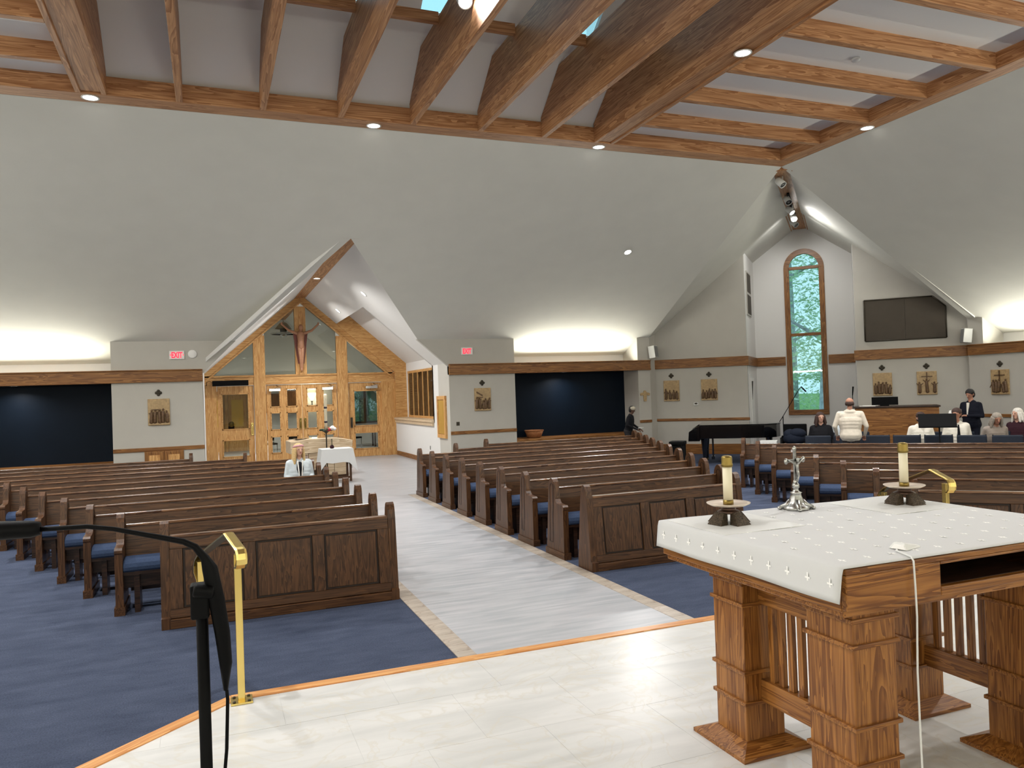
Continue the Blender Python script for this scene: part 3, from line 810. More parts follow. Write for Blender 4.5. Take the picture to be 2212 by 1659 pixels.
# arched window of the bay
aw = sroot('window_1', 'tall arched window with three panes in the choir bay', A(wc, SB, 0), -PI/4)
def arch_ring(r0, r1, y0, y1, zc_, n=20):
    b_ = B()
    for i in range(n):
        a0, a1 = PI*i/n, PI*(i+1)/n
        lo = [(r0*math.cos(a), y, zc_+r0*math.sin(a)) for (a, y) in ((a0, y0), (a1, y0), (a1, y1), (a0, y1))]
        hi = [(r1*math.cos(a), y, zc_+r1*math.sin(a)) for (a, y) in ((a0, y0), (a1, y0), (a1, y1), (a0, y1))]
        b_.hexa(lo, hi)
    return b_
ro, ri = 0.585, 0.43
arch_ring(ri, ro, -0.05, 0.10, WCZ).build('arch_frame', 'trim0', aw)
for (x0, x1) in ((-ro, -ri), (ri, ro)):
    B().box(x0, x1, -0.05, 0.10, WZ0-0.02, WCZ).build('stile', 'trim2', aw, bevel=0.008)
B().box(-ro, ro, -0.06, 0.10, WZ0-0.06, WZ0+0.10).build('sill_rail', 'trim0', aw, bevel=0.01)
for z in (5.56, 3.49):
    B().box(-ri, ri, -0.03, 0.08, z-0.04, z+0.05).build('crossbar', 'trim0', aw, bevel=0.006)
B().box(-ri, ri, 0.03, 0.04, WZ0+0.1, 3.45).build('pane', 'glass', aw)
B().box(-ri, ri, 0.03, 0.04, 3.54, 5.52).build('pane', 'glass', aw)
B().prism([(ri*math.cos(PI*i/16), WCZ+0.045+(ri)*math.sin(PI*i/16)) for i in range(17)], 1, 0.03, 0.04).build('pane', 'glass', aw)

# =================================================================== LAMPS
def downlight(x, y, z, label, power=P_DOWN, nrm_=(0, 0, -1), r=0.13, spread=2.1, on='lamp_on'):
    t_ = thing('recessed_downlight', label, 'ceiling light', (x, y, z), group='recessed downlights')
    t_.rotation_euler = Vector(nrm_).to_track_quat('-Z', 'Y').to_euler()
    B().lathe([(r*0.80, -0.001), (r*0.84, -0.012), (r, -0.010), (r, 0.0)], n=24).build('trim_ring', 'white_plastic', t_)
    B().lathe([(0.0, -0.0045), (r*0.82, -0.004)], n=24).build('lens', on, t_)
    n_ = Vector(nrm_).normalized()
    lamp('downlight_lamp', 'AREA', Vector((x, y, z))+n_*0.03, power, direction=n_, size=r*1.5, spread=spread)
downlight(-1.60, 13.44, FZ, 'round downlight where the wide left beam meets the frame')
downlight(2.84, 13.50, FZ, 'round downlight on the frame between the middle rafters')
downlight(7.33, 13.50, FZ, 'round downlight where the wide right beam meets the frame')
downlight(7.35, 9.08, FZ+0.002, 'round downlight on the underside of the wide right beam')
downlight(11.83, 11.10, FZ, 'round downlight on the frame side above the choir')
for (x, y, w_) in ((-1.6, 9.08, 'on the wide left beam, nearer the rear frame'), (-1.6, 4.6, 'on the wide left beam, above the chancel'), (7.35, 4.6, 'on the wide right beam, above the chancel'), (11.83, 6.6, 'on the right frame side, beside the chancel'), (11.83, 2.1, 'on the right frame side, behind the altar'), (-6.02, 11.1, 'on the left frame side, above the left pews'), (-6.02, 6.6, 'on the left frame side, beside the chancel'), (-6.02, 2.1, 'on the left frame side, behind the altar'), (-6.02, 13.4, 'at the far left corner of the frame')):  # unseen downlights, pattern repeated out of view to add light
    downlight(x, y, FZ, 'unseen round downlight '+w_, P_DOWN*1.25, spread=3.1)
nn = Vector((0, -KS, -1)).normalized()
downlight(9.60, 16.40, zc(16.40)-0.004, 'glaring downlight set in the sloped ceiling', 60, nn, 0.10, 2.4)
downlight(-4.09, 20.15, 2.55, 'small downlight over the left navy wall', 16, (0, 0, -1), 0.09, 2.6)
downlight(9.55, 20.15, 2.55, 'small downlight over the navy wall near the corner', 16, (0, 0, -1), 0.09, 2.6)
downlight(VC, 21.93, VZ, 'slim downlight in the vestibule ridge beam', 25, (0, 0, -1), 0.10)
for k, (x, y) in enumerate(((3.80, 20.04), (3.78, 24.2))):
    nv = Vector((-KV, 0, -1)).normalized()
    downlight(x, y, zv(x)-0.004, 'downlight in the vestibule ceiling slope, %s the skylight' % ('before' if k == 0 else 'beyond'), 45, nv, 0.10)
    downlight(2*VC-x, y, zv(x)-0.004, 'downlight in the hidden vestibule slope, %s end' % ('near' if k == 0 else 'far'), 45, Vector((KV, 0, -1)), 0.10)

def spot_can(loc, direction, label, power, on=True, size=0.06, spot=1.3, mount=None):
    d_ = Vector(direction).normalized()
    t_ = thing('spotlight_can', label, 'spotlight', loc, group='spotlight cans')
    q = d_.to_track_quat('-Z', 'Y').to_matrix()
    B().lathe([(size*0.6, size*2.6), (size, size*2.2), (size, -size*0.2), (size*0.9, -size*0.2), (size*0.86, size*0.5)], n=18, rot=q).build('can', 'white_plastic', t_)
    B().lathe([(0.0, 0.0), (size*0.86, 0.0)], n=18, rot=q).build('lens', 'lamp_on' if on else 'grey_plastic', t_)
    if mount:
        B().tube([(0, 0, 0), mount], 0.012, 6).build('bracket', 'white_plastic', t_)
    if power: lamp('spot_lamp', 'SPOT', Vector(loc)+d_*(size*0.8), power, direction=d_, size=size, spot=spot)
for k, (x, y, tx, ty, p_) in enumerate(((RX[3]-0.16, 9.72, 2.6, 3.0, P_CHANCEL*1.2), (RX[1]-0.16, 9.72, 0.6, 2.6, P_CHANCEL), (RX[5]-0.16, 6.6, 4.6, 3.0, P_CHANCEL), (RX[2]-0.16, 7.2, 0.2, 1.0, P_CHANCEL*0.6), (RX[4]-0.16, 7.2, 3.4, 0.6, P_CHANCEL*0.6))):  # first can is in view; the others are added out of sight
    spot_can((x, y, 7.28), (tx-x, ty-y, -6.9), 'spotlight can on the middle rafter, glowing at the top edge of the picture' if k == 0 else 'unseen spotlight can added above the picture '+('', 'on the second rafter from the left', 'on the last rafter before the wide right beam', 'on the third rafter, nearer the altar', 'on the fifth rafter, nearer the altar')[k], p_, True, 0.105, 1.0, (0.11, 0, 0.12))
tr = thing('light_track', 'short black track under the corner ridge beam', 'light track', A(0, 20.4, 0), -PI/4)
B().box(-0.03, 0.03, 0, 3.4, RZ-0.18, RZ-0.14).build('rail', 'black', tr)
for k, (s, on) in enumerate(((18.7, False), (20.6, False), (21.9, True), (22.8, True), (23.7, False))):
    spot_can(A(0.0, s, RZ-0.34), (-0.35 if k % 2 else 0.25, -1 if not on else -0.9, -1.1), 'track spotlight under the corner ridge beam, %s from the frame' % ORD[k], 90 if on else 0, on, 0.085, 2.2, (0, 0, 0.2))
for k, sg in enumerate((-1, 1)):  # bare lamps without cans, added to brighten the bay walls
    px = Vector(A(0.0, 22.4, RZ-0.35))
    tg = Vector(A(sg*1.1, 25.4, 3.6))
    lamp('spot_lamp', 'SPOT', px, 75, direction=tg-px, size=0.08, spot=1.8)

# cove strips behind the trim (warm white, shining up on the slope)
def cove(label, x0, x1, y0, y1, toward=(0, -1, 0), z=2.79, k=1.0):
    t_ = thing('cove_light_strip', label, 'cove light', group='cove light strips')
    B().box(x0, x1, y0, y1, z-0.05, z).build('housing', 'white_plastic', t_)
    ax = 'x' if (x1-x0) > (y1-y0) else 'y'
    ln = (x1-x0) if ax == 'x' else (y1-y0)
    lamp('cove_lamp', 'AREA', ((x0+x1)/2, (y0+y1)/2, z+0.02), P_COVE*k*ln, COL_COVE, (Vector((0, 0, 1))+0.35*Vector(toward)), size=0.1, size_y=0.1)
    lo = COL.objects[-1]
    lo.data.size = ln*0.98 if ax == 'x' else (x1-x0); lo.data.size_y = (y1-y0) if ax == 'x' else ln*0.98
    lo.rotation_euler = Euler((PI-0.6*toward[1], 0.6*toward[0], 0))   # tilted out over the trim
cove('cove light strip above the left navy bay', -12.2, -2.4, REAR+0.22, REAR+0.34, k=0.8)
cove('cove light strip above the navy bay near the corner', 8.15, 11.5, REAR+0.22, REAR+0.34, k=0.85)
cove('added unseen light strip above the left wall', -12.3, -12.18, -5.5, 19.0, (1, 0, 0), k=0.75)  # unseen strip, added to throw more light on the ceiling
cove('added unseen light strip above the wall behind the chancel', -11.5, 17.5, -5.85, -5.73, (0, 1, 0), k=1.2)  # also unseen, added for upward light on frame and ceiling
cove('cove light strip above the right wall', RW+0.22, RW+0.34, -5.5, 13.5, (-1, 0, 0))
# lamps added to brighten the lobby
downlight(1.2, 29.5, 3.6, 'added lobby lamp behind the left door', 260, (0, 0, -1), 0.1)
downlight(4.4, 29.5, 3.8, 'added lobby lamp behind the right door', 200, (0, 0, -1), 0.1)

# =================================================================== PEWS
PROFILE = [(0.0, 0.0), (0.0, 0.585), (-0.012, 0.60), (-0.012, 0.625), (0.01, 0.645), (0.10, 0.648), (0.165, 0.652), (0.195, 0.67), (0.212, 0.70), (0.235, 0.86), (0.25, 0.905), (0.28, 0.938), (0.315, 0.95), (0.35, 0.938), (0.38, 0.905), (0.40, 0.86), (0.47, 0.30), (0.50, 0.10), (0.505, 0.0)]
def arch_panel(side):
    # long arched groove on the outside of a pew end
    pts = []
    n = 8
    cy, w, z0, z1 = 0.335, 0.052, 0.16, 0.84
    sh = lambda y, z: (y+0.085*(0.5-z)*1.0, z)
    out = [(cy-w, z0), (cy+w, z0)]+[(cy+w*math.cos(PI*i/n), z1+w*math.sin(PI*i/n)) for i in range(n+1)]
    return [sh(*p) for p in out]
def pew_end_mesh():
    return B().prism(PROFILE, 0, 0.0, 0.07).mesh('end_panel', 'pew2')
ME_END = pew_end_mesh()
def ring_mesh():
    o_ = arch_panel(0); c_ = (0.335, 0.5)
    b_ = B(); n = len(o_)
    i_ = [((p[0]-c_[0])*0.74+c_[0], (p[1]-c_[1])*0.972+c_[1]) for p in o_]
    for k in range(n):
        j = (k+1) % n
        b_.hexa([(-0.003, o_[k][0], o_[k][1]), (-0.003, o_[j][0], o_[j][1]), (-0.003, i_[j][0], i_[j][1]), (-0.003, i_[k][0], i_[k][1])],
                [(0.073, o_[k][0], o_[k][1]), (0.073, o_[j][0], o_[j][1]), (0.073, i_[j][0], i_[j][1]), (0.073, i_[k][0], i_[k][1])])
    return b_.mesh('panel_groove', 'dark_oak0')
ME_RING = ring_mesh()
ME_FOOT = B().box(-0.012, 0.082, -0.02, 0.52, 0, 0.08).mesh('plinth', 'pew1')
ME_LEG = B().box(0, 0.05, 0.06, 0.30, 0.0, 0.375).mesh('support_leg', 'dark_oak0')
def pew(label, L_, loc, rotz=0.0, group=None):
    t_ = thing('pew', label, 'pew', loc, rotz, group)
    for k, x in enumerate((0.0, L_-0.07)):
        e = link_mesh('end_panel', ME_END, t_, (x, 0, 0))
        link_mesh('panel_groove', ME_RING, e)
        link_mesh('plinth', ME_FOOT, e)
    B().hexa([(0.07, 0.30, 0.36), (L_-0.07, 0.30, 0.36), (L_-0.07, 0.325, 0.36), (0.07, 0.325, 0.36)],
             [(0.07, 0.345, 0.80), (L_-0.07, 0.345, 0.80), (L_-0.07, 0.37, 0.80), (0.07, 0.37, 0.80)]).build('backrest', 'pew0', t_)
    B().box(0.07, L_-0.07, 0.335, 0.385, 0.795, 0.825).build('cap_rail', 'pew_cap0', t_, bevel=0.010)
    c_ = B(); n = 8
    prof = [(0.02, 0.405), (-0.005, 0.425), (-0.01, 0.455), (0.005, 0.49), (0.05, 0.515), (0.14, 0.53), (0.24, 0.525), (0.305, 0.50), (0.31, 0.405)]
    c_.prism(prof, 0, 0.075, L_-0.075)
    c_.build('seat_cushion', 'cushion', t_)
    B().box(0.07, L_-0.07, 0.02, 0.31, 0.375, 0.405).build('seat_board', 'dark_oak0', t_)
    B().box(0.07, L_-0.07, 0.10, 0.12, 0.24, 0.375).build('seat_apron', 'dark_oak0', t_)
    nb_ = max(2, int(L_/1.6)+1)
    for k in range(nb_):
        link_mesh('support_leg', ME_LEG, t_, (0.16+(L_-0.37)*k/(nb_-1), 0, 0))
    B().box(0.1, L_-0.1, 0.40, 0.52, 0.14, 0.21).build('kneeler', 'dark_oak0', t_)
    return t_
def front_panel(label, L_, loc, rotz=0.0, npan=3):
    t_ = thing('pew_front_panel', label, 'pew front', loc, rotz)
    prof = [(0.0, 0.0), (0.0, 0.10), (0.03, 0.11), (0.09, 0.80), (0.105, 0.88), (0.13, 0.93), (0.165, 0.95), (0.20, 0.93), (0.225, 0.88), (0.245, 0.78), (0.34, 0.10), (0.345, 0.0)]
    me_e = B().prism(prof, 0, 0, 0.075).mesh('end_post', 'pew2')
    for x in (0.0, L_-0.075):
        e = link_mesh('end_post', me_e, t_, (x, 0, 0))
    def bp(x0, x1, za_, zb_, th, nm, mat, off=0.0):
        # board lying in the leaning plane of the panel
        ysl = lambda z: 0.035+0.075*(z-0.1)/0.7
        return B().hexa([(x0, ysl(za_)-off, za_), (x1, ysl(za_)-off, za_), (x1, ysl(za_)+th, za_), (x0, ysl(za_)+th, za_)],
                        [(x0, ysl(zb_)-off, zb_), (x1, ysl(zb_)-off, zb_), (x1, ysl(zb_)+th, zb_), (x0, ysl(zb_)+th, zb_)]).build(nm, mat, t_, bevel=0.004)
    x0, x1 = 0.075, L_-0.075
    bp(x0, x1, 0.09, 0.17, 0.03, 'lower_rail', 'pew0', 0.012)
    bp(x0, x1, 0.70, 0.80, 0.03, 'upper_rail', 'pew0', 0.012)
    st = 0.11
    wpan = (x1-x0-st*(npan+1))/npan
    for k in range(npan+1):
        xa = x0+k*(wpan+st)
        bp(xa, xa+st, 0.17, 0.70, 0.03, 'stile', 'pew2', 0.012)
    for k in range(npan):
        xa = x0+st+k*(wpan+st)
        bp(xa, xa+wpan, 0.17, 0.70, 0.02, 'panel_groove', 'groove', -0.006)
        bp(xa+0.02, xa+wpan-0.02, 0.19, 0.68, 0.02, 'raised_panel', 'pew2', 0.004)
    B().box(x0, x1, -0.005, 0.06, 0, 0.085).build('base_board', 'pew0', t_, bevel=0.006)
    B().box(x0, x1, 0.085, 0.165, 0.795, 0.825).build('cap_rail', 'pew_cap0', t_, bevel=0.01)
    return t_
F0 = 8.32; PITCH = 0.93
front_panel('dark oak panelled pew front facing the chancel, left of the aisle', 1.70+0.46, (-0.46, 7.58, 0))
front_panel('dark oak panelled pew front facing the chancel, right of the aisle', 5.97-3.87, (3.87, 7.62, 0))
for k in range(11):
    y = F0+PITCH*k
    xr = 1.70 if k < 9 else (0.68 if k == 9 else -0.38)
    xl = max(-5.6, -0.90-0.39*k)
    pew('dark oak pew left of the aisle, %s row behind the panelled front' % ORD[k], xr-xl, (xl, y, 0), 0, 'pews left of the aisle')
for k in range(10):
    y = F0+0.02+PITCH*k
    xl = 3.87 if k < 8 else (4.92 if k == 8 else 5.95)
    xr = 6.40+0.40*k
    pew('dark oak pew right of the aisle, %s row behind the panelled front' % ORD[k], xr-xl, (xl, y, 0), 0, 'pews right of the aisle')
fpn = D(0.57, 9.15); 
front_panel('dark oak panelled front of the angled pew block by the handrail', 3.6, fpn, -PI/4, 4)
for k in range(7):
    s = 10.30-0.30+0.93*k
    t0 = 0.24-0.37*k
    p_ = D(t0, s)
    pew('dark oak pew in the angled block, %s row from its panelled front' % ORD[k], (4.1+0.25*k)-t0, p_, -PI/4, 'pews of the angled block')

# =================================================================== ALTAR
AZ = CH
al = thing('altar_table', 'oak altar table on four banded square legs', 'altar', (2.98, 2.86, AZ))
def ab(x0, x1, y0, y1, z0, z1, nm, mat='altar2', bev=0.005, par=None):
    o = B().box(x0-2.98, x1-2.98, y0-2.86, y1-2.86, z0-AZ, z1-AZ).build(nm, mat, par or al, bevel=bev); return o
AX0, AX1, AY0, AY1 = 2.19, 3.77, 2.235, 3.49
ab(AX0, AX1, AY0, AY1, 1.29, 1.312, 'table_top', 'altar0')
# apron box: near face with the open shelf
SX0, SX1 = 2.675, 3.30
ab(AX0, SX0, AY0, AY0+0.03, 1.155, 1.29, 'apron', 'altar0')
ab(SX1, AX1, AY0, AY0+0.03, 1.155, 1.29, 'apron', 'altar0')
ab(SX0, SX1, AY0, AY0+0.03, 1.278, 1.29, 'apron', 'altar0')
ab(SX0, SX1, AY0, AY0+0.03, 1.155, 1.19, 'apron', 'altar0')
ab(SX0, SX1, AY0+0.03, 2.75, 1.18, 1.19, 'shelf_floor', 'dark_oak0')
ab(AX0, AX0+0.03, AY0+0.03, AY1, 1.145, 1.29, 'apron', 'altar1')
ab(AX1-0.03, AX1, AY0+0.03, AY1, 1.145, 1.29, 'apron', 'altar1')
ab(AX0+0.03, AX1-0.03, AY1-0.03, AY1, 1.145, 1.29, 'apron', 'altar0')
ab(AX0+0.015, AX1-0.015, AY0+0.035, AY1-0.015, 1.12, 1.155, 'underside_frame', 'altar0')
def aleg(x0, x1, y0, y1):
    lg = ab(x0, x1, y0, y1, CH+0.05, 1.13, 'leg', 'altar2')
    for z in (1.085, 0.985, 0.668, 0.525):
        o = B().box(x0-0.012-2.98, x1+0.012-2.98, y0-0.012-2.86, y1+0.012-2.86, z-0.008-AZ, z+0.010-AZ).build('band', 'altar0', lg, bevel=0.003)
    b_ = B(); e = 0.085
    for (q0, q1, z0, z1) in ((e, e, 0.0, 0.018),):
        b_.box(x0-e-2.98, x1+e-2.98, y0-e-2.86, y1+e-2.86, z0, z1)
    b_.hexa([(x0-e-2.98, y0-e-2.86, 0.018), (x1+e-2.98, y0-e-2.86, 0.018), (x1+e-2.98, y1+e-2.86, 0.018), (x0-e-2.98, y1+e-2.86, 0.018)],
            [(x0-0.004-2.98, y0-0.004-2.86, 0.055), (x1+0.004-2.98, y0-0.004-2.86, 0.055), (x1+0.004-2.98, y1+0.004-2.86, 0.055), (x0-0.004-2.98, y1+0.004-2.86, 0.055)])
    b_.build('base', 'altar0', lg)
LX = ((2.285, 2.505), (3.33, 3.55)); LY = ((2.31, 2.56), (2.975, 3.20))
for (x0, x1) in LX:
    for (y0, y1) in LY: aleg(x0, x1, y0, y1)
for (x0, x1) in LX:
    xm = (x0+x1)/2+0.01
    ab(xm-0.03, xm+0.03, 2.55, 2.985, 0.525, 0.63, 'lower_rail', 'altar1')
    ab(xm-0.03, xm+0.03, 2.55, 2.985, 0.985, 1.06, 'upper_rail', 'altar1')
    for k in range(6):
        y = 2.60+0.0635*k
        ab(xm-0.012, xm+0.012, y-0.016, y+0.016, 0.63, 0.985, 'slat', 'altar2', 0.002)
# altar cloth: one draped sheet
clo = B()
prof = [(-0.125, 0.0, -0.045), (-0.105, 0.0, -0.03), (-0.06, 0.0, -0.014), (-0.02, 0.0, -0.003)]
CX0, CX1, CY0, CY1, CZ = 2.178, 3.782, 2.232, 3.496, 1.3175
nxs = 41; nys = 33
rows = []
def cpoint(u, v):
    # u: signed distance along X including drops at both ends, v along Y
    drop = 0.128; r_ = 0.012
    if u < 0:
        d = -u; x = CX0-0.006-0.020*(d/drop)-0.006*math.sin(v*9.0)*(d/drop); z = CZ-d
        if d < 0.014: x = CX0-0.004*(d/0.014); z = CZ-0.3*d
    elif u > (CX1-CX0):
        d = u-(CX1-CX0); x = CX1+0.006+0.020*(d/drop)+0.006*math.sin(v*8.0)*(d/drop); z = CZ-d
        if d < 0.014: x = CX1+0.004*(d/0.014); z = CZ-0.3*d
    else:
        x = CX0+u; z = CZ+0.0012*math.sin(u*14)*math.sin(v*11)
    y = CY0+v
    return (x, y, z)
us = [-0.128, -0.105, -0.08, -0.05, -0.025, -0.012, -0.005]+[(CX1-CX0)*i/40 for i in range(41)]
wv = CX1-CX0
us += [wv+0.005, wv+0.012, wv+0.025, wv+0.05, wv+0.08, wv+0.105, wv+0.128]
vs_ = [(CY1-CY0)*j/32 for j in range(33)]
cv_ = [cpoint(u, v) for v in vs_ for u in us]
nu_ = len(us)
clo.add(cv_, [(j*nu_+i, j*nu_+i+1, (j+1)*nu_+i+1, (j+1)*nu_+i) for j in range(32) for i in range(nu_-1)], True)
ac = thing('altar_cloth', 'white linen altar cloth with a border of woven crosses', 'altar cloth', (0, 0, 0))
co = clo.build('linen', 'linen', ac)
sd = co.modifiers.new('thick', 'SOLIDIFY'); sd.thickness = 0.003; sd.offset = 1.0
# woven crosses: hanging border and top
me_cross = B().box(-0.0035, 0.0035, -0.020, 0.020, 0, 0.0006).box(-0.014, 0.014, -0.0035, 0.0035, 0, 0.0006).mesh('woven_cross', 'linen_cross')
for k in range(11):
    y = CY0+0.05+0.115*k
    o = link_mesh('woven_cross', me_cross, ac, (CX0-0.0205-0.006*math.sin((y-CY0)*9)*0.5, y, CZ-0.062))
    o.rotation_euler = Euler((PI/2, 0, -PI/2))
for i in range(12):
    for j in range(9):
        x = CX0+0.09+0.128*i+(0.064 if j % 2 else 0); y = CY0+0.10+0.132*j
        if x < CX1-0.06: link_mesh('woven_cross', me_cross, ac, (x, y, CZ+0.0036))
# linen mats under the candlesticks
for (x0, y0, x1, y1, lb_) in ((2.205, 2.98, 2.68, 3.46, 'thin grey mat on the altar under the candlestick by the corner'), (3.27, 2.98, 3.755, 3.46, 'thin grey mat on the altar under the candlestick by the handrail')):
    one('table_mat', B().box(x0, x1, y0, y1, CZ+0.0035, CZ+0.0055), 'linen_mat', lb_, 'mat', 'mats on the altar')
# candlesticks
def candle(label_s, label_c, x, y):
    z = CZ+0.0055
    t_ = thing('candlestick', label_s, 'candlestick', (x, y, z), math.atan2(y, x)+PI/4, 'altar candlesticks')
    for k in range(4):
        a = PI/2*k
        b_ = B().hexa([(0.045, -0.040, 0), (0.104, -0.048, 0), (0.104, 0.048, 0), (0.045, 0.040, 0)], [(0.034, -0.024, 0.060), (0.060, -0.026, 0.060), (0.060, 0.026, 0.060), (0.034, 0.024, 0.060)])
        b_.xf(Matrix.Rotation(a, 4, 'Z')).build('leg', 'bronze', t_, bevel=0.003)
    B().lathe([(0.045, 0.050), (0.058, 0.058), (0.05, 0.064), (0.036, 0.068), (0.036, 0.080), (0.05, 0.084)], n=20).build('collar', 'bronze_smooth', t_)
    B().lathe([(0.03, 0.082), (0.085, 0.090), (0.106, 0.100), (0.108, 0.104), (0.09, 0.098), (0.03, 0.094), (0.0, 0.094)], n=28).build('drip_dish', 'dish', t_)
    B().lathe([(0.026, 0.094), (0.026, 0.118), (0.024, 0.118), (0.0, 0.110)], n=20).build('socket', 'brass_dull', t_)
    c_ = thing('altar_candle', label_c, 'candle', (x, y, z+0.1105), 0, 'altar candles')
    B().lathe([(0.0235, 0.0), (0.0235, 0.175)], n=20).build('wax_shaft', 'wax', c_)
    B().lathe([(0.0245, 0.172), (0.0285, 0.174), (0.029, 0.186), (0.027, 0.190), (0.027, 0.218), (0.024, 0.226), (0.012, 0.230), (0.006, 0.228), (0.0, 0.226)], n=20).build('follower', 'brass_dull', c_)
candle('bronze candlestick with a pale dish at the near corner of the altar', 'white candle with brass cap at the near corner of the altar', 2.415, 3.225)
candle('bronze candlestick with a pale dish at the far corner of the altar', 'white candle with brass cap at the far corner of the altar', 3.60, 3.22)
# standing crucifix
cr_ = thing('standing_crucifix', 'small silver standing crucifix on the altar cloth', 'crucifix', (2.985, 3.385, CZ+0.003), 0.25)
b_ = B()
for k in range(4):
    a = PI/2*k+PI/4
    dx, dy = math.cos(a), math.sin(a)
    b_.tube([(dx*0.03, dy*0.03, 0.05), (dx*0.05, dy*0.05, 0.026), (dx*0.085, dy*0.085, 0.012)], [0.014, 0.015, 0.012], 8)
    b_.ball((dx*0.088, dy*0.088, 0.010), (0.014, 0.014, 0.010))
b_.lathe([(0.072, 0.0), (0.072, 0.016), (0.052, 0.026), (0.040, 0.045), (0.030, 0.075), (0.027, 0.088), (0.033, 0.094), (0.018, 0.10), (0.014, 0.115), (0.020, 0.122), (0.02, 0.135), (0.012, 0.15), (0.0, 0.152)], n=12)
b_.build('foot', 'silver', cr_)
b_ = B().box(-0.008, 0.008, -0.005, 0.005, 0.14, 0.325).box(-0.075, 0.075, -0.005, 0.005, 0.262, 0.278)
for (x, z) in ((-0.078, 0.27), (0.078, 0.27), (0, 0.332)):
    b_.ball((x, 0, z), (0.017, 0.007, 0.017))
b_.ball((0, 0, 0.15), (0.018, 0.01, 0.018))
b_.build('cross', 'silver', cr_)
b_ = B().capsule((0, -0.012, 0.245), (0.002, -0.014, 0.215), 0.011, 0.009).capsule((0.002, -0.014, 0.21), (0.006, -0.018, 0.185), 0.009, 0.007).capsule((0.006, -0.018, 0.185), (0.002, -0.012, 0.155), 0.006, 0.004)
b_.ball((0.004, -0.016, 0.272), (0.010, 0.010, 0.013))
for sg in (-1, 1): b_.capsule((sg*0.010, -0.012, 0.25), (sg*0.07, -0.010, 0.275), 0.005, 0.004)
b_.build('corpus', 'silver', cr_)
# boundary microphone with cable
mc = thing('boundary_microphone', 'small white wedge microphone lying on the altar cloth', 'microphone', (2.655, 2.385, CZ+0.0035), 0.25); mc.scale = (1.22, 1.2, 1.2)
B().hexa([(-0.05, -0.035, 0), (0.05, -0.035, 0), (0.045, 0.035, 0), (-0.045, 0.035, 0)], [(-0.035, -0.02, 0.022), (0.044, -0.025, 0.008), (0.04, 0.025, 0.008), (-0.03, 0.022, 0.022)]).build('body', 'white_plastic', mc, bevel=0.004)
B().hexa([(-0.05, -0.03, 0.003), (-0.036, -0.03, 0.003), (-0.036, 0.02, 0.003), (-0.05, 0.02, 0.003)], [(-0.045, -0.02, 0.014), (-0.036, -0.02, 0.016), (-0.036, 0.015, 0.016), (-0.045, 0.015, 0.014)]).build('grille', 'panel_white', mc)
cbl = [(2.605, 2.375, CZ+0.006), (2.57, 2.35, CZ+0.006), (2.545, 2.29, CZ+0.007), (2.52, 2.235, CZ+0.008), (2.517, 2.222, CZ-0.005), (2.517, 2.218, 1.20), (2.517, 2.216, 1.10), (2.507, 2.215, 0.89), (2.492, 2.2, 0.65), (2.485, 2.19, 0.45), (2.495, 2.17, 0.32), (2.56, 2.12, 0.304), (2.8, 2.02, 0.304), (3.2, 1.9, 0.304)]
one('microphone_cable', B().tube(cbl, 0.0042, 6), 'white_plastic', 'thin white cable hanging down the front of the altar', 'cable')
one('blue_cap', B().lathe([(0.014, 0), (0.014, 0.02), (0.0, 0.024)], n=12), 'chair_fabric', 'small blue cap lying in the open altar shelf', 'cap', loc=(2.70, 2.28, 1.191))

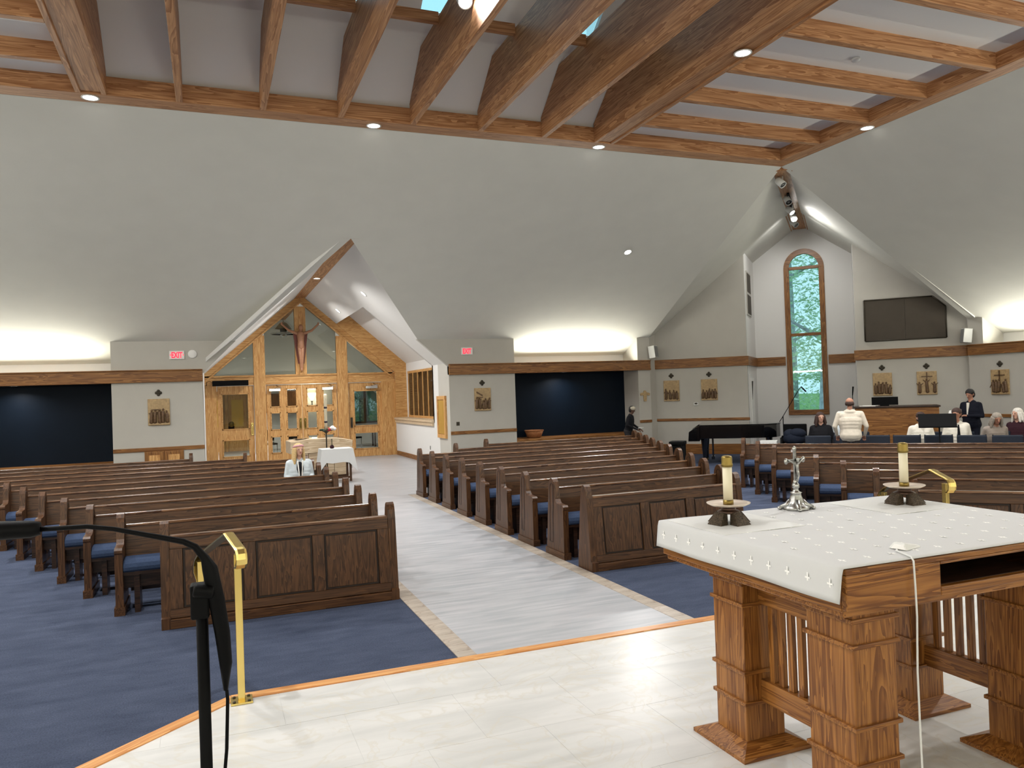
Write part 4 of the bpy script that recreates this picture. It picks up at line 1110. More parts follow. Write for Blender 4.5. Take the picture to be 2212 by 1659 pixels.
# =================================================================== HANDRAILS
def handrail(label, base, peak_z, foot, mirror=1):
    # base: post on the chancel, foot: post on the nave floor
    t_ = thing('brass_handrail', label, 'handrail', (0, 0, 0), group='brass handrails')
    bx_, by_, bz_ = base; fx_, fy_ = foot
    r_ = 0.026
    def post(x, y, z0, z1, plate=True):
        p_ = B().box(x-0.02, x+0.02, y-0.02, y+0.02, z0, z1).build('post', 'brass', t_, bevel=0.003)
        if not plate: return
        B().box(x-0.06, x+0.06, y-0.06, y+0.06, z0, z0+0.012).build('base_plate', 'brass', p_, bevel=0.003)
        for dx in (-0.04, 0.04):
            for dy in (-0.04, 0.04): B().lathe([(0.009, 0), (0.009, 0.006), (0.0, 0.008)], (x+dx, y+dy, z0+0.012), 8).build('bolt', 'iron', p_)
    post(bx_, by_, bz_, 1.145); post(fx_, fy_, 0.0, 0.93, False)
    # flat rail: curls over the chancel post, runs level, kinks and slopes down to a lamb's tongue
    e = Vector((bx_-fx_, by_-fy_, 0)); e.normalize()
    path = []
    top = Vector((bx_, by_, 1.175))
    for a in range(7):
        an = -PI/2+PI*a/6
        path.append(top+e*(0.05+0.055*math.cos(an))+Vector((0, 0, -0.045+0.055*math.sin(an))))
    peak = Vector((bx_, by_, peak_z))-e*0.22
    path.append(peak+e*0.02)
    end = Vector((fx_, fy_, 0.95))
    path.append(peak-e*0.02+Vector((0, 0, -0.012)))
    path.append(end+e*0.05+Vector((0, 0, 0.03)))
    path.append(end-e*0.04+Vector((0, 0, -0.015)))
    path.append(end-e*0.075+Vector((0, 0, -0.06))); path.append(end-e*0.08+Vector((0, 0, -0.11)))
    path.append(end-e*0.05+Vector((0, 0, -0.16))); path.append(end-e*0.03+Vector((0, 0, -0.20))); path.append(end-e*0.035+Vector((0, 0, -0.235)))
    b_ = B(); side = Vector((-e.y, e.x, 0))*0.031
    vs2 = []; m_ = len(path)
    for i, p in enumerate(path):
        tt = (path[min(i+1, m_-1)]-path[max(i-1, 0)]).normalized(); nn_ = side.normalized().cross(tt).normalized()*0.008
        w_ = 1.0 if i < m_-3 else (0.7, 0.5, 0.35)[i-(m_-3)]
        for q in (side*w_+nn_*0.4, side*0.6*w_+nn_, -side*0.6*w_+nn_, -side*w_+nn_*0.4, -side*w_-nn_, side*w_-nn_): vs2.append(p+q)
    fs2 = []
    for i in range(m_-1):
        for k in range(6): fs2.append((i*6+k, i*6+(k+1) % 6, (i+1)*6+(k+1) % 6, (i+1)*6+k))
    b_.add(vs2, fs2+[tuple(range(5, -1, -1)), tuple(range((m_-1)*6, m_*6))], False)
    b_.build('rail', 'brass', t_, bevel=0.002)
handrail('polished brass handrail on the chancel step behind the microphone stand', (0.12, 4.72, CH), 1.235, (-0.095, 5.75))
handrail('polished brass handrail beyond the altar by the angled pews', (5.62, 4.62, CH), 1.235, (6.02, 5.62))

# =================================================================== MICROPHONE STAND
ms = thing('microphone_stand', 'black boom microphone stand in the foreground', 'microphone stand', (-0.035, 2.2, CH))
B().lathe([(0.14, 0), (0.14, 0.012), (0.03, 0.03), (0.02, 0.05)], n=28).build('round_base', 'black', ms)
B().tube([(0, 0, 0.03), (-0.001, 0, 1.22)], 0.0155, 14).build('pole', 'black', ms)
cl_ = B().box(-0.028, 0.018, -0.024, 0.024, 1.155, 1.245)
cl_.tube([(-0.02, -0.03, 1.235), (0.03, -0.03, 1.225)], 0.018, 10)
cl_.build('clutch', 'black', ms, bevel=0.006)
bo = [(0.052, 0, 0.955), (0.054, -0.005, 1.03), (0.048, -0.01, 1.11), (0.036, -0.015, 1.20), (0.022, -0.02, 1.285), (0.010, -0.02, 1.315), (-0.012, -0.02, 1.345), (-0.04, -0.02, 1.362), (-0.14, -0.02, 1.392), (-0.20, -0.02, 1.41), (-0.26, -0.02, 1.422), (-0.37, -0.02, 1.425)]
ro_ = [0.006, 0.017, 0.02, 0.021, 0.02, 0.011, 0.009, 0.008, 0.0065, 0.006, 0.006, 0.006]
B().tube(bo, ro_, 10).build('gooseneck_boom', 'black', ms)
B().tube([(-0.36, -0.02, 1.427), (-0.38, -0.02, 1.427), (-0.50, -0.02, 1.432), (-0.54, -0.02, 1.434)], [0.016, 0.021, 0.024, 0.02], 14).build('microphone', 'black', ms)
B().tube([(0.053, 0, 0.97), (0.056, 0, 0.93), (0.05, 0, 0.80), (0.035, 0, 0.66), (0.024, -0.005, 0.55), (0.018, -0.01, 0.40), (0.02, 0, 0.2)], 0.0045, 8).build('cable', 'black', ms)

# =================================================================== WALL ORNAMENTS
def relief(label, qlabel, loc, rotz, figs, seed):
    rnd = random.Random(seed)
    t_ = thing('relief_plaque', label, 'relief', loc, rotz, 'carved station reliefs')
    w_, h_ = 0.47, 0.62
    B().box(-w_/2, w_/2, -0.03, 0, 0, h_).build('backing', 'plaque', t_, bevel=0.006)
    b_ = B().box(-w_/2+0.012, w_/2-0.012, -0.055, -0.03, 0.012, 0.055); b_.build('ground', 'plaque', t_, bevel=0.004)
    for i in range(figs):
        x = -w_/2+0.07+(w_-0.14)*i/max(1, figs-1)+rnd.uniform(-0.015, 0.015)
        hh = rnd.uniform(0.26, 0.40) if seed != 4 else (0.34, 0.46, 0.34)[i % 3]
        z0 = 0.055+rnd.uniform(0, 0.02)
        f_ = B().capsule((x+rnd.uniform(-0.02, 0.02), -0.05, z0+0.02), (x, -0.055, z0+hh*0.62), 0.042, 0.034, 8)
        f_.ball((x+rnd.uniform(-.01, .01), -0.055, z0+hh*0.62+0.055), (0.022, 0.02, 0.027))
        for sg in (-1, 1):
            if seed == 4:
                f_.capsule((x+sg*0.02, -0.055, z0+hh*0.6), (x+sg*0.075, -0.05, z0+hh*0.72), 0.012, 0.010, 6)
            else:
                f_.capsule((x+sg*0.025, -0.055, z0+hh*0.58), (x+sg*rnd.uniform(0.03, 0.08), -0.06, z0+hh*rnd.uniform(0.3, 0.7)), 0.012, 0.010, 6)
        f_.build('figure', 'plaque_figure', t_)
    if seed in (2, 4, 5):
        B().box(-0.012, 0.012, -0.05, -0.03, 0.10, 0.60).box(-0.13, 0.13, -0.05, -0.03, 0.47, 0.495).build('cross', 'plaque_figure', t_)
    if seed in (0, 1):
        B().box(-0.15, 0.0, -0.05, -0.03, 0.36, 0.38).box(-0.20, 0.20, -0.045, -0.03, 0.26, 0.275).build('ledge', 'plaque_figure', t_)
        if seed == 1:
            B().hexa([(-0.18, -0.05, 0.50), (-0.02, -0.05, 0.40), (-0.02, -0.03, 0.40), (-0.18, -0.03, 0.50)], [(-0.17, -0.05, 0.53), (-0.005, -0.05, 0.43), (-0.005, -0.03, 0.43), (-0.17, -0.03, 0.53)]).build('beam', 'plaque_figure', t_)
    q_ = B()
    for (dx, dz) in ((0.042, 0), (-0.042, 0), (0, 0.042), (0, -0.042), (0, 0)):
        q_.lathe([(0.0, 0.022), (0.034, 0.018), (0.036, 0.0)], (dx, 0, dz), 12, rot=Matrix.Rotation(PI/2, 3, 'X'))
    q = q_.build('quatrefoil_ornament', 'iron', None, (Vector(loc)+Vector((0, 0, 0.76))), rotz)
    tag(q, qlabel, 'wall ornament', 'quatrefoil ornaments')
relief('carved relief of crowded figures left of the entrance', 'quatrefoil above the relief left of the entrance', (-1.12, REAR, 1.53), 0, 5, 0)
relief('carved relief with a slanting beam, right of the entrance', 'quatrefoil above the relief right of the entrance', (6.90, REAR, 1.54), 0, 5, 1)
def drel(t_, *a): return
relief('carved relief above the piano, farther from the window', 'quatrefoil above the relief by the pier cross', A(-3.64+0.0, SD, 1.58), -PI/4, 4, 6)
relief('carved relief above the piano, nearer the window bay', 'quatrefoil above the relief over the thermostat', A(-2.53, SD, 1.58), -PI/4, 5, 7)
relief('carved relief above the black organ screen', 'quatrefoil above the relief over the organ screen', A(2.06, SD, 1.57), -PI/4, 5, 3)
relief('carved relief of three figures with raised arms', 'quatrefoil above the three-figure relief', A(3.12, SD, 1.57), -PI/4, 3, 4)
relief('carved relief on the right wall beside the suited man', 'quatrefoil above the relief on the right wall', (RW, 13.30, 1.54), -PI/2, 5, 5)
# tau-shaped cross on the corner pier
tau = B().prism([(-0.045, 0), (-0.055, 0.16), (-0.07, 0.185), (-0.15, 0.165), (-0.165, 0.24), (-0.05, 0.27), (-0.035, 0.32), (0.035, 0.32), (0.05, 0.27), (0.165, 0.24), (0.15, 0.165), (0.07, 0.185), (0.055, 0.16), (0.045, 0)], 1, -0.03, 0)
one('pier_cross', tau, 'plaque', 'tan robe-shaped cross on the narrow corner pier', 'cross', loc=(11.99, REAR, 1.61), bevel=0.006)
# exit signs
def exit_sign(label, x, arrows):
    t_ = thing('exit_sign', label, 'exit sign', (x, REAR-0.001, 3.07), 0, 'exit signs')
    B().box(-0.165, 0.165, -0.035, 0, 0, 0.20).build('housing', 'white_plastic', t_, bevel=0.004)
    B().box(-0.155, 0.155, -0.0365, -0.034, 0.012, 0.188).build('face', 'panel_white', t_)
    cu = bpy.data.curves.new('lettering', 'FONT'); cu.body = 'EXIT'; cu.size = 0.19; cu.align_x = 'CENTER'; cu.extrude = 0.002; cu.offset = 0.006
    o = bpy.data.objects.new('lettering', cu); COL.objects.link(o); o.parent = t_
    cu.materials.append(MATS['exit_red'])
    me_x = bpy.data.meshes.new_from_object(o.evaluated_get(bpy.context.evaluated_depsgraph_get()))
    bpy.data.objects.remove(o)
    o = link_mesh('lettering', me_x, t_, (0, -0.038, 0.034), (PI/2, 0, 0), (0.62, 1, 1))
    if arrows:
        for sg in (-1, 1):
            B().prism([(sg*0.150, 0.10), (sg*0.132, 0.125), (sg*0.132, 0.075)], 1, -0.040, -0.0365).build('arrow', 'exit_red', t_)
exit_sign('red EXIT sign with arrows on the pier left of the entrance', -0.70, True)
exit_sign('red EXIT sign on the pier right of the entrance', 6.49, False)
one('round_wall_speaker', B().lathe([(0.10, 0.0), (0.10, 0.02), (0.085, 0.035), (0.0, 0.037)], n=24, rot=Matrix.Rotation(PI/2, 3, 'X')), 'panel_white', 'round white wall speaker beside the left exit sign', 'speaker', loc=(-0.36, REAR, 3.19))
# cupboard doors under the chair rail by the left pier
cb = thing('wall_cupboard', 'oak double cupboard under the chair rail left of the entrance', 'cupboard', (-1.03, REAR, 0))
B().box(-0.42, 0.42, -0.03, 0, 0.0, 0.93).build('frame', 'trim2', cb)
for sg in (-1, 1):
    d_ = B().box(sg*0.40, sg*0.015, -0.05, -0.03, 0.05, 0.91).build('door', 'trim2', cb, bevel=0.004)
    B().box(sg*0.33, sg*0.09, -0.058, -0.05, 0.12, 0.84).build('raised_panel', 'oak2', d_, bevel=0.008)
# light switch, sockets
one('light_switch', B().box(-0.045, 0.045, -0.012, 0, 0, 0.10).box(-0.012, 0.012, -0.022, -0.012, 0.03, 0.07), 'iron', 'dark switch plate on the pier right of the entrance', 'switch', loc=(6.18, REAR, 1.17))
one('wall_socket', B().box(-0.008, 0, -0.04, 0.04, 0, 0.11).box(-0.014, -0.008, -0.02, 0.02, 0.03, 0.08), 'grey_plastic', 'small socket low on the white vestibule wall', 'socket', loc=(XR, 21.9, 0.42))
# gold framed panel on the vestibule wall
ga = thing('ambry_panel', 'narrow gold panel in an oak frame on the vestibule wall', 'wall panel', (XR, 20.50, 0.82))
B().box(-0.03, 0, -0.40, 0.40, 0, 1.16).build('back_panel', 'oak2', ga)
B().box(-0.045, -0.03, -0.28, 0.28, 0.12, 1.04).build('gold_sheet', 'gold_panel', ga)
for q in ((-0.40, 0.40, 0, 0.10), (-0.40, 0.40, 1.06, 1.16), (-0.40, -0.30, 0.10, 1.06), (0.30, 0.40, 0.10, 1.06)):
    B().box(-0.06, -0.03, q[0], q[1], q[2], q[3]).build('frame_bar', 'oak2', ga, bevel=0.006)
# speakers on the piers
def wallspk(label, loc, rotz, tilt):
    t_ = thing('wall_speaker', label, 'speaker', loc, rotz, 'white pier speakers')
    b_ = B().box(-0.11, 0.11, -0.20, 0.0, 0.0, 0.36)
    b_.xf(Matrix.Rotation(tilt, 4, 'X')).build('cabinet', 'white_plastic', t_, bevel=0.008)
    B().box(-0.10, 0.10, -0.206, -0.20, 0.015, 0.345).xf(Matrix.Rotation(tilt, 4, 'X')).build('grille', 'grey_plastic', t_)
wallspk('white speaker on the corner pier above the piano', (12.24, REAR-0.02, 2.87), 0.55, -0.12)
wallspk('white speaker on the pier above the right wall trim', (RW-0.04, 14.05, 2.87), -PI/2-0.55, -0.12)
# organ grille panel, bay grille and vent
og = thing('organ_grille', 'large dark organ grille with a clipped corner', 'grille', A(0, SD, 0), -PI/4)
gx0, gx1 = 1.68, 3.62
for (a0, a1, cl) in ((gx0, 2.66, False), (2.665, gx1, True)):
    pl_ = [(a0, 3.06), (a1, 3.06)]+([(a1, 3.88), (a1-0.30, 4.165)] if cl else [(a1, 4.17)])+[(a0, 4.17)]
    B().prism(pl_, 1, -0.03, -0.001).build('cloth_panel', 'grille', og)
fr_ = B()
for q in (((gx0, 3.06), (gx1, 3.06)), ((gx1, 3.06), (gx1, 3.88)), ((gx1, 3.88), (gx1-0.30, 4.165)), ((gx1-0.30, 4.165), (gx0, 4.17)), ((gx0, 4.17), (gx0, 3.06))):
    fr_.tube([(q[0][0], -0.03, q[0][1]), (q[1][0], -0.03, q[1][1])], 0.018, 4)
fr_.build('edging', 'iron', og)
bg = thing('bay_grille', 'tall two-part grille on the side of the window bay', 'grille', A(-HW, SD+0.9, 0), PI/4)
B().box(-0.5, 0.5, -0.03, -0.001, 4.05, 5.35).build('edging', 'paint', bg)
for (z0, z1) in ((4.1, 4.66), (4.74, 5.30)): B().box(-0.43, 0.43, -0.038, -0.03, z0, z1).build('cloth_panel', 'grille', bg)
bd = thing('side_door', 'narrow white door on the side of the window bay', 'door', A(-HW, SD+0.8, 0), PI/4)
B().box(-0.5, 0.5, -0.04, -0.001, 0.0, 2.3).build('casing', 'paint_white', bd)
B().box(-0.40, 0.40, -0.055, -0.04, 0.02, 2.2).build('door_leaf', 'panel_white', bd)
B().prism([(-0.30, 2.1), (0.10, 2.1), (-0.24, 1.55)], 1, -0.06, -0.055).build('dark_pane', 'grille', bd)
th_ = thing('thermostat', 'small white thermostat below the relief over the piano', 'thermostat', A(-2.93, SD, 1.44), -PI/4)
B().box(-0.065, 0.065, -0.03, 0, 0, 0.09).build('case', 'white_plastic', th_, bevel=0.004)
B().box(-0.04, 0.04, -0.033, -0.03, 0.03, 0.075).build('display', 'iron', th_)
# smoke detector on the right ceiling panel
one('smoke_detector', B().lathe([(0.07, 0.0), (0.07, -0.03), (0.05, -0.05), (0.0, -0.052)], n=18), 'white_plastic', 'small white smoke detector on the ceiling panel', 'smoke detector', loc=(9.62, 9.2, 7.09))
# soundbar over the left door
sb_ = thing('bar_unit', 'long black bar over the left entrance door', 'bar unit', (0.62, DW-0.25, 2.53))
B().box(-0.54, 0.54, -0.08, 0.18, 0, 0.17).build('housing', 'black', sb_, bevel=0.01)
B().tube([(-0.54, 0.1, 0.12), (-0.62, 0.14, 0.16), (-0.70, 0.18, 0.14), (-0.72, 0.22, 0.02)], 0.008, 6).build('cable', 'black', sb_)

# =================================================================== ENTRANCE OBJECTS
# large crucifix on the middle post
lc = thing('large_crucifix', 'large carved crucifix on the oak screen above the doors', 'crucifix', (2.84, DW-0.06, 2.95))
B().box(-0.05, 0.05, -0.05, 0.0, 0.0, 1.72).build('upright', 'oak2', lc)
b_ = B().capsule((0, -0.10, 1.20), (0, -0.12, 0.95), 0.13, 0.10, 12).capsule((0, -0.12, 0.95), (0.0, -0.12, 0.82), 0.11, 0.11, 12)
b_.capsule((-0.05, -0.12, 0.80), (-0.03, -0.15, 0.46), 0.07, 0.055).capsule((0.05, -0.12, 0.80), (0.03, -0.15, 0.46), 0.07, 0.055)
b_.capsule((-0.03, -0.15, 0.44), (-0.015, -0.10, 0.12), 0.05, 0.035).capsule((0.03, -0.15, 0.44), (0.02, -0.10, 0.10), 0.05, 0.035)
b_.capsule((0, -0.09, 0.10), (0, -0.14, 0.03), 0.045, 0.03)
b_.ball((0.01, -0.13, 1.44), (0.075, 0.085, 0.105))
b_.capsule((0, -0.11, 1.28), (0.01, -0.12, 1.38), 0.05, 0.045)
for sg in (-1, 1):
    b_.capsule((sg*0.10, -0.10, 1.24), (sg*0.36, -0.09, 1.34), 0.05, 0.04).capsule((sg*0.36, -0.09, 1.34), (sg*0.56, -0.07, 1.53), 0.038, 0.028)
    b_.ball((sg*0.585, -0.07, 1.57), (0.035, 0.025, 0.05))
b_.build('corpus', 'statue', lc)
B().hexa([(-0.10, -0.02, 0.25), (0.10, -0.02, 0.25), (0.10, -0.01, 0.25), (-0.10, -0.01, 0.25)], [(-0.24, -0.04, 1.30), (0.24, -0.04, 1.30), (0.24, -0.01, 1.30), (-0.24, -0.01, 1.30)]).build('draped_cloth', 'statue_dark', lc)
B().box(-0.10, 0.10, -0.16, -0.05, 0.66, 0.90).build('loincloth', 'statue', lc, bevel=0.05)
# font
fo = thing('baptismal_font', 'pale stone and oak font block in front of the doors', 'font', (2.66, 20.9, 0), 0.05)
B().prism([(-0.80, 0.62), (0.78, 0.62), (0.81, 0.90), (0.40, 0.985), (-0.30, 0.99), (-0.80, 0.94)], 1, -0.40, 0.45).build('basin_block', 'pale_oak0', fo, bevel=0.015)
for k in range(4):
    B().box(-0.66+0.33*k, -0.34+0.33*k, -0.30, 0.35, 0, 0.62).build('base_panel', 'pale_oak0', fo, bevel=0.006)
B().box(-0.62, 0.60, -0.28, 0.33, 0.985, 0.992).build('water', 'chrome', fo)
# paschal candle on its stand
pc = thing('candle_stand', 'slender dark stand holding the tall candle beside the font', 'candle stand', (2.77, 20.3, 0))
B().lathe([(0.16, 0), (0.16, 0.03), (0.03, 0.06), (0.018, 0.10), (0.018, 1.12), (0.05, 1.15), (0.12, 1.19), (0.13, 1.21), (0.0, 1.20)], n=18).build('stand', 'iron', pc)
for k in range(9):
    a = 2*PI*k/9
    B().ball((0.13*math.cos(a), 0.13*math.sin(a), 1.215+0.015*math.sin(k*3)), (0.055, 0.035, 0.022), 8, 6, Matrix.Rotation(a, 3, 'Z')).build('leaf', 'green_leaf', pc)
for (dx, dy, dz, m_) in ((0.12, -0.12, 1.25, 'white_flower'), (0.20, -0.06, 1.23, 'white_flower'), (0.06, -0.13, 1.22, 'red_flower'), (0.16, -0.02, 1.27, 'white_flower')):
    B().ball((dx, dy, dz), (0.055, 0.055, 0.045)).build('flower', m_, pc)
pk = thing('tall_candle', 'tall white candle with two dark bands beside the font', 'candle', (2.77, 20.3, 1.2115))
B().lathe([(0.04, 0), (0.04, 0.86), (0.045, 0.90), (0.03, 0.93), (0.0, 0.92)], n=16).build('wax_shaft', 'wax', pk)
for z in (0.18, 0.55): B().lathe([(0.0415, z), (0.0415, z+0.05)], n=16).build('band', 'band_dark', pk)
# small table with white cloth, decanter
tb = thing('small_table', 'small dark wood table under a white cloth by the aisle', 'table', (2.82, 19.1, 0))
B().box(-0.34, 0.34, -0.28, 0.28, 0.76, 0.79).build('table_top', 'pew0', tb)
for sx in (-1, 1):
    for sy in (-1, 1): B().box(sx*0.33, sx*0.28, sy*0.27, sy*0.22, 0, 0.76).build('leg', 'pew2', tb)
for sy in (-1, 1): B().box(-0.30, 0.30, sy*0.26, sy*0.235, 0.08, 0.13).build('stretcher', 'pew0', tb)
b_ = B(); zt_, zl_ = 0.797, 0.47
top_ = [(-0.37, -0.31), (0.37, -0.31), (0.37, 0.31), (-0.37, 0.31)]
ring1, ring2 = [], []
for i in range(4):
    p, q = top_[i], top_[(i+1) % 4]
    for j in range(6):
        f = j/6.0
        x, y = p[0]+(q[0]-p[0])*f, p[1]+(q[1]-p[1])*f
        ring1.append((x, y, zt_))
        corner = abs(f-0.0)
        flare = 1.10 if j else 1.24
        dz = zl_ if j else zl_-0.22
        ring2.append((x*flare*(1+0.02*math.sin(i*6+j*2.0)), y*flare, dz+0.012*math.sin(j*2.1)))
n = len(ring1)
b_.add(ring1+ring2, [tuple(range(n))]+[(i, i+n, (i+1) % n+n, (i+1) % n) for i in range(n)])
tcl = one('tablecloth', b_, 'linen', 'white cloth draped over the small table by the aisle', 'tablecloth', loc=(2.82, 19.1, 0))
md = tcl.modifiers.new('thick', 'SOLIDIFY'); md.thickness = 0.004; md.offset = 1
dc = thing('glass_decanter', 'small decanter with dark liquid on the white tablecloth', 'decanter', (2.73, 19.08, 0.802))
B().lathe([(0.03, 0.0), (0.05, 0.01), (0.05, 0.05), (0.03, 0.08)], n=14).build('liquid', 'cloth_maroon', dc)
B().lathe([(0.03, 0.08), (0.014, 0.11), (0.014, 0.18), (0.02, 0.19), (0.012, 0.20), (0.018, 0.225), (0.0, 0.235)], n=14).build('neck', 'glass_dim', dc)
# woven basket on the bench in the navy bay
bs = thing('woven_basket', 'low brown woven basket on the bench below the navy wall', 'basket', (8.58, 20.25, 0.70))
B().lathe([(0.16, 0), (0.20, 0.02), (0.27, 0.20), (0.255, 0.20), (0.18, 0.04), (0.0, 0.03)], n=20).build('bowl', 'rush', bs)
B().lathe([(0.252, 0.19), (0.275, 0.19), (0.28, 0.215), (0.255, 0.215), (0.252, 0.19)], n=20).build('rim', 'rush', bs)
# lobby things seen through the glass
pn = thing('pendant_lamp', 'pendant lamp with a tan cone and chrome drum behind the gable glass', 'pendant lamp', (2.55, 29.0, 4.30))
B().lathe([(0.30, 0.30), (0.12, 0.52), (0.0, 0.56)], n=20).build('cone', 'pale_oak0', pn)
B().lathe([(0.10, 0.0), (0.12, 0.02), (0.12, 0.30), (0.0, 0.30)], n=20).build('drum', 'chrome', pn)
B().lathe([(0.42, 0.10), (0.46, 0.10), (0.46, 0.14), (0.42, 0.14), (0.42, 0.10)], n=24).build('ring', 'chrome', pn)
B().tube([(0, 0, 0.55), (0, 0, 1.1)], 0.012, 6).build('rod', 'chrome', pn)
sn = thing('wall_sconce', 'glowing fan-shaped wall lamp behind the right door leaf', 'wall lamp', (4.02, NB-0.02, 1.95))
B().lathe([(0.05, 0.0), (0.16, 0.20), (0.20, 0.34), (0.18, 0.34), (0.0, 0.08)], n=14).build('shade', 'lamp_soft', sn)
B().tube([(0, 0, 0.02), (0, 0, -0.25)], 0.02, 6).build('stem', 'iron', sn)
lamp('sconce_lamp', 'POINT', (4.02, NB-0.35, 2.2), 40, (1, 0.86, 0.62), size=0.1)
lb1 = thing('lobby_doorway', 'oak doorway in the lobby seen through the left door', 'doorway', (0.6, NB-0.03, 0))
for q in ((-0.95, -0.80, 0, 2.3), (0.80, 0.95, 0, 2.3), (-0.95, 0.95, 2.3, 2.45), (-0.06, 0.06, 0, 2.3)):
    B().box(q[0], q[1], -0.08, 0, q[2], q[3]).build('casing', 'oak2', lb1)
for sg in (-1, 1):
    B().box(sg*0.79, sg*0.07, -0.05, -0.01, 0, 2.29).build('leaf', 'oak2', lb1)
    B().box(sg*0.66, sg*0.20, -0.06, -0.05, 1.0, 2.1).build('pane', 'gold_panel', lb1)
for k, (x, z, w_, h_, lbx) in enumerate(((2.45, 1.5, 0.75, 0.8, 'dark wooden frame on the lobby wall behind the left leaf'), (3.20, 1.45, 0.6, 0.95, 'brown panel frame on the lobby wall behind the right leaf'))):
    f_ = thing('wall_frame', lbx, 'frame', (x, NB-0.02, z))
    B().box(-w_/2, w_/2, -0.04, 0, 0, h_).build('panel', 'altar2', f_)
    for q in ((-w_/2, w_/2, 0, 0.07), (-w_/2, w_/2, h_-0.07, h_), (-w_/2, -w_/2+0.07, 0.07, h_-0.07), (w_/2-0.07, w_/2, 0.07, h_-0.07)):
        B().box(q[0], q[1], -0.06, -0.04, q[2], q[3]).build('frame_bar', 'trim2', f_)
for k, (x, y, rz) in enumerate(((1.95, 29.2, 0.2), (2.75, 29.6, -0.4), (5.2, 30.5, 0.7))):
    c_ = thing('lobby_chair', 'dark lobby chair dimly seen through the glass, %s from the left' % ORD[k], 'chair', (x, y, 0), rz, 'lobby chairs')
    B().box(-0.24, 0.24, -0.24, 0.24, 0.42, 0.48).build('seat', 'black', c_, bevel=0.01)
    B().box(-0.24, 0.24, 0.20, 0.25, 0.55, 0.95).build('backrest', 'black', c_, bevel=0.01)
    for sx in (-1, 1):
        B().tube([(sx*0.22, -0.22, 0), (sx*0.22, -0.22, 0.42)], 0.012, 6).build('leg', 'chrome', c_)
        B().tube([(sx*0.22, 0.24, 0), (sx*0.22, 0.22, 0.95)], 0.012, 6).build('leg', 'chrome', c_)
ct = thing('lobby_side_table', 'dark side table in the lobby behind the right door', 'table', (5.6, 31.6, 0))
B().box(-0.7, 0.7, -0.3, 0.3, 0.70, 0.75).build('table_top', 'dark_oak0', ct)
for sx in (-1, 1):
    for sy in (-1, 1): B().box(sx*0.66, sx*0.60, sy*0.27, sy*0.22, 0, 0.70).build('leg', 'dark_oak0', ct)
stk_ = thing('door_sticker', 'round yellow and blue sign leaning behind the left door pane', 'sign', (0.62, DW+0.115, 1.14))
B().lathe([(0.09, 0), (0.09, 0.01), (0.0, 0.01)], (0, 0, 0.16), 18, rot=Matrix.Rotation(PI/2, 3, 'X')).build('disc', 'gold_panel', stk_)
B().box(-0.09, 0.09, -0.008, 0.004, 0.0, 0.10).build('base', 'chair_fabric', stk_)

# =================================================================== CHOIR CORNER
PZ = -PI/4
# grand piano, keyboard end toward the nave
gp_ = thing('grand_piano', 'closed black grand piano in front of the diagonal wall', 'piano', A(-1.45, 20.75, 0), PZ+0.12)
out = [(-0.98, -0.70), (-0.55, -0.74), (0.95, -0.74)]
out = [(-0.95, -0.72), (0.20, -0.72), (0.62, -0.66), (0.92, -0.45), (1.02, -0.15), (1.0, 0.10), (0.80, 0.34), (0.40, 0.48), (0.0, 0.60), (-0.45, 0.76), (-0.95, 0.78)]
B().prism(out, 2, 0.66, 0.98).build('case', 'black_gloss', gp_, bevel=0.008)
B().prism([(x*1.015, y*1.015) for x, y in out], 2, 0.985, 1.01).build('lid', 'black_gloss', gp_, bevel=0.004)
B().box(-1.22, -0.95, -0.74, 0.80, 0.60, 0.80).build('key_bed', 'black_gloss', gp_, bevel=0.015)
B().box(-1.17, -1.03, -0.62, 0.68, 0.80, 0.815).build('keys', 'white_plastic', gp_)
bk_ = B()
for k in range(30):
    if k % 7 in (2, 6): continue
    y = -0.60+1.26*k/30; bk_.box(-1.10, -1.03, y, y+0.022, 0.815, 0.828)
bk_.build('black_keys', 'black', gp_)
for sg in (-0.73, 0.78): B().prism([(-1.24, 0.60), (-0.95, 0.60), (-0.95, 0.985), (-1.06, 0.95), (-1.22, 0.84)], 1, sg-0.03, sg+0.03).build('cheek', 'black_gloss', gp_, bevel=0.006)
for (x, y) in ((-0.85, -0.55), (-0.85, 0.60), (0.75, 0.0)):
    B().lathe([(0.05, 0.06), (0.05, 0.10), (0.055, 0.30), (0.085, 0.60), (0.09, 0.66)], (x, y, 0), 8, False).build('leg', 'black_gloss', gp_)
    B().lathe([(0.0, 0), (0.035, 0.01), (0.035, 0.05), (0.0, 0.06)], (x, y, 0), 10).build('caster', 'brass_dull', gp_)
B().box(-0.70, -0.62, -0.15, 0.15, 0.08, 0.16).box(-0.68, -0.64, -0.12, -0.08, 0.16, 0.66).box(-0.68, -0.64, 0.08, 0.12, 0.16, 0.66).build('pedal_lyre', 'black_gloss', gp_)
sb2 = thing('piano_stool', 'small black stool behind the last pew ends', 'stool', D(-3.58, 17.5), PZ)
B().box(-0.17, 0.17, -0.17, 0.17, 0.70, 0.78).build('seat', 'black', sb2, bevel=0.015)
for sx in (-1, 1):
    for sy in (-1, 1): B().box(sx*0.15, sx*0.11, sy*0.15, sy*0.11, 0, 0.70).build('leg', 'black', sb2)
B().box(-0.14, 0.14, -0.14, 0.14, 0.3, 0.68).build('box', 'black', sb2)
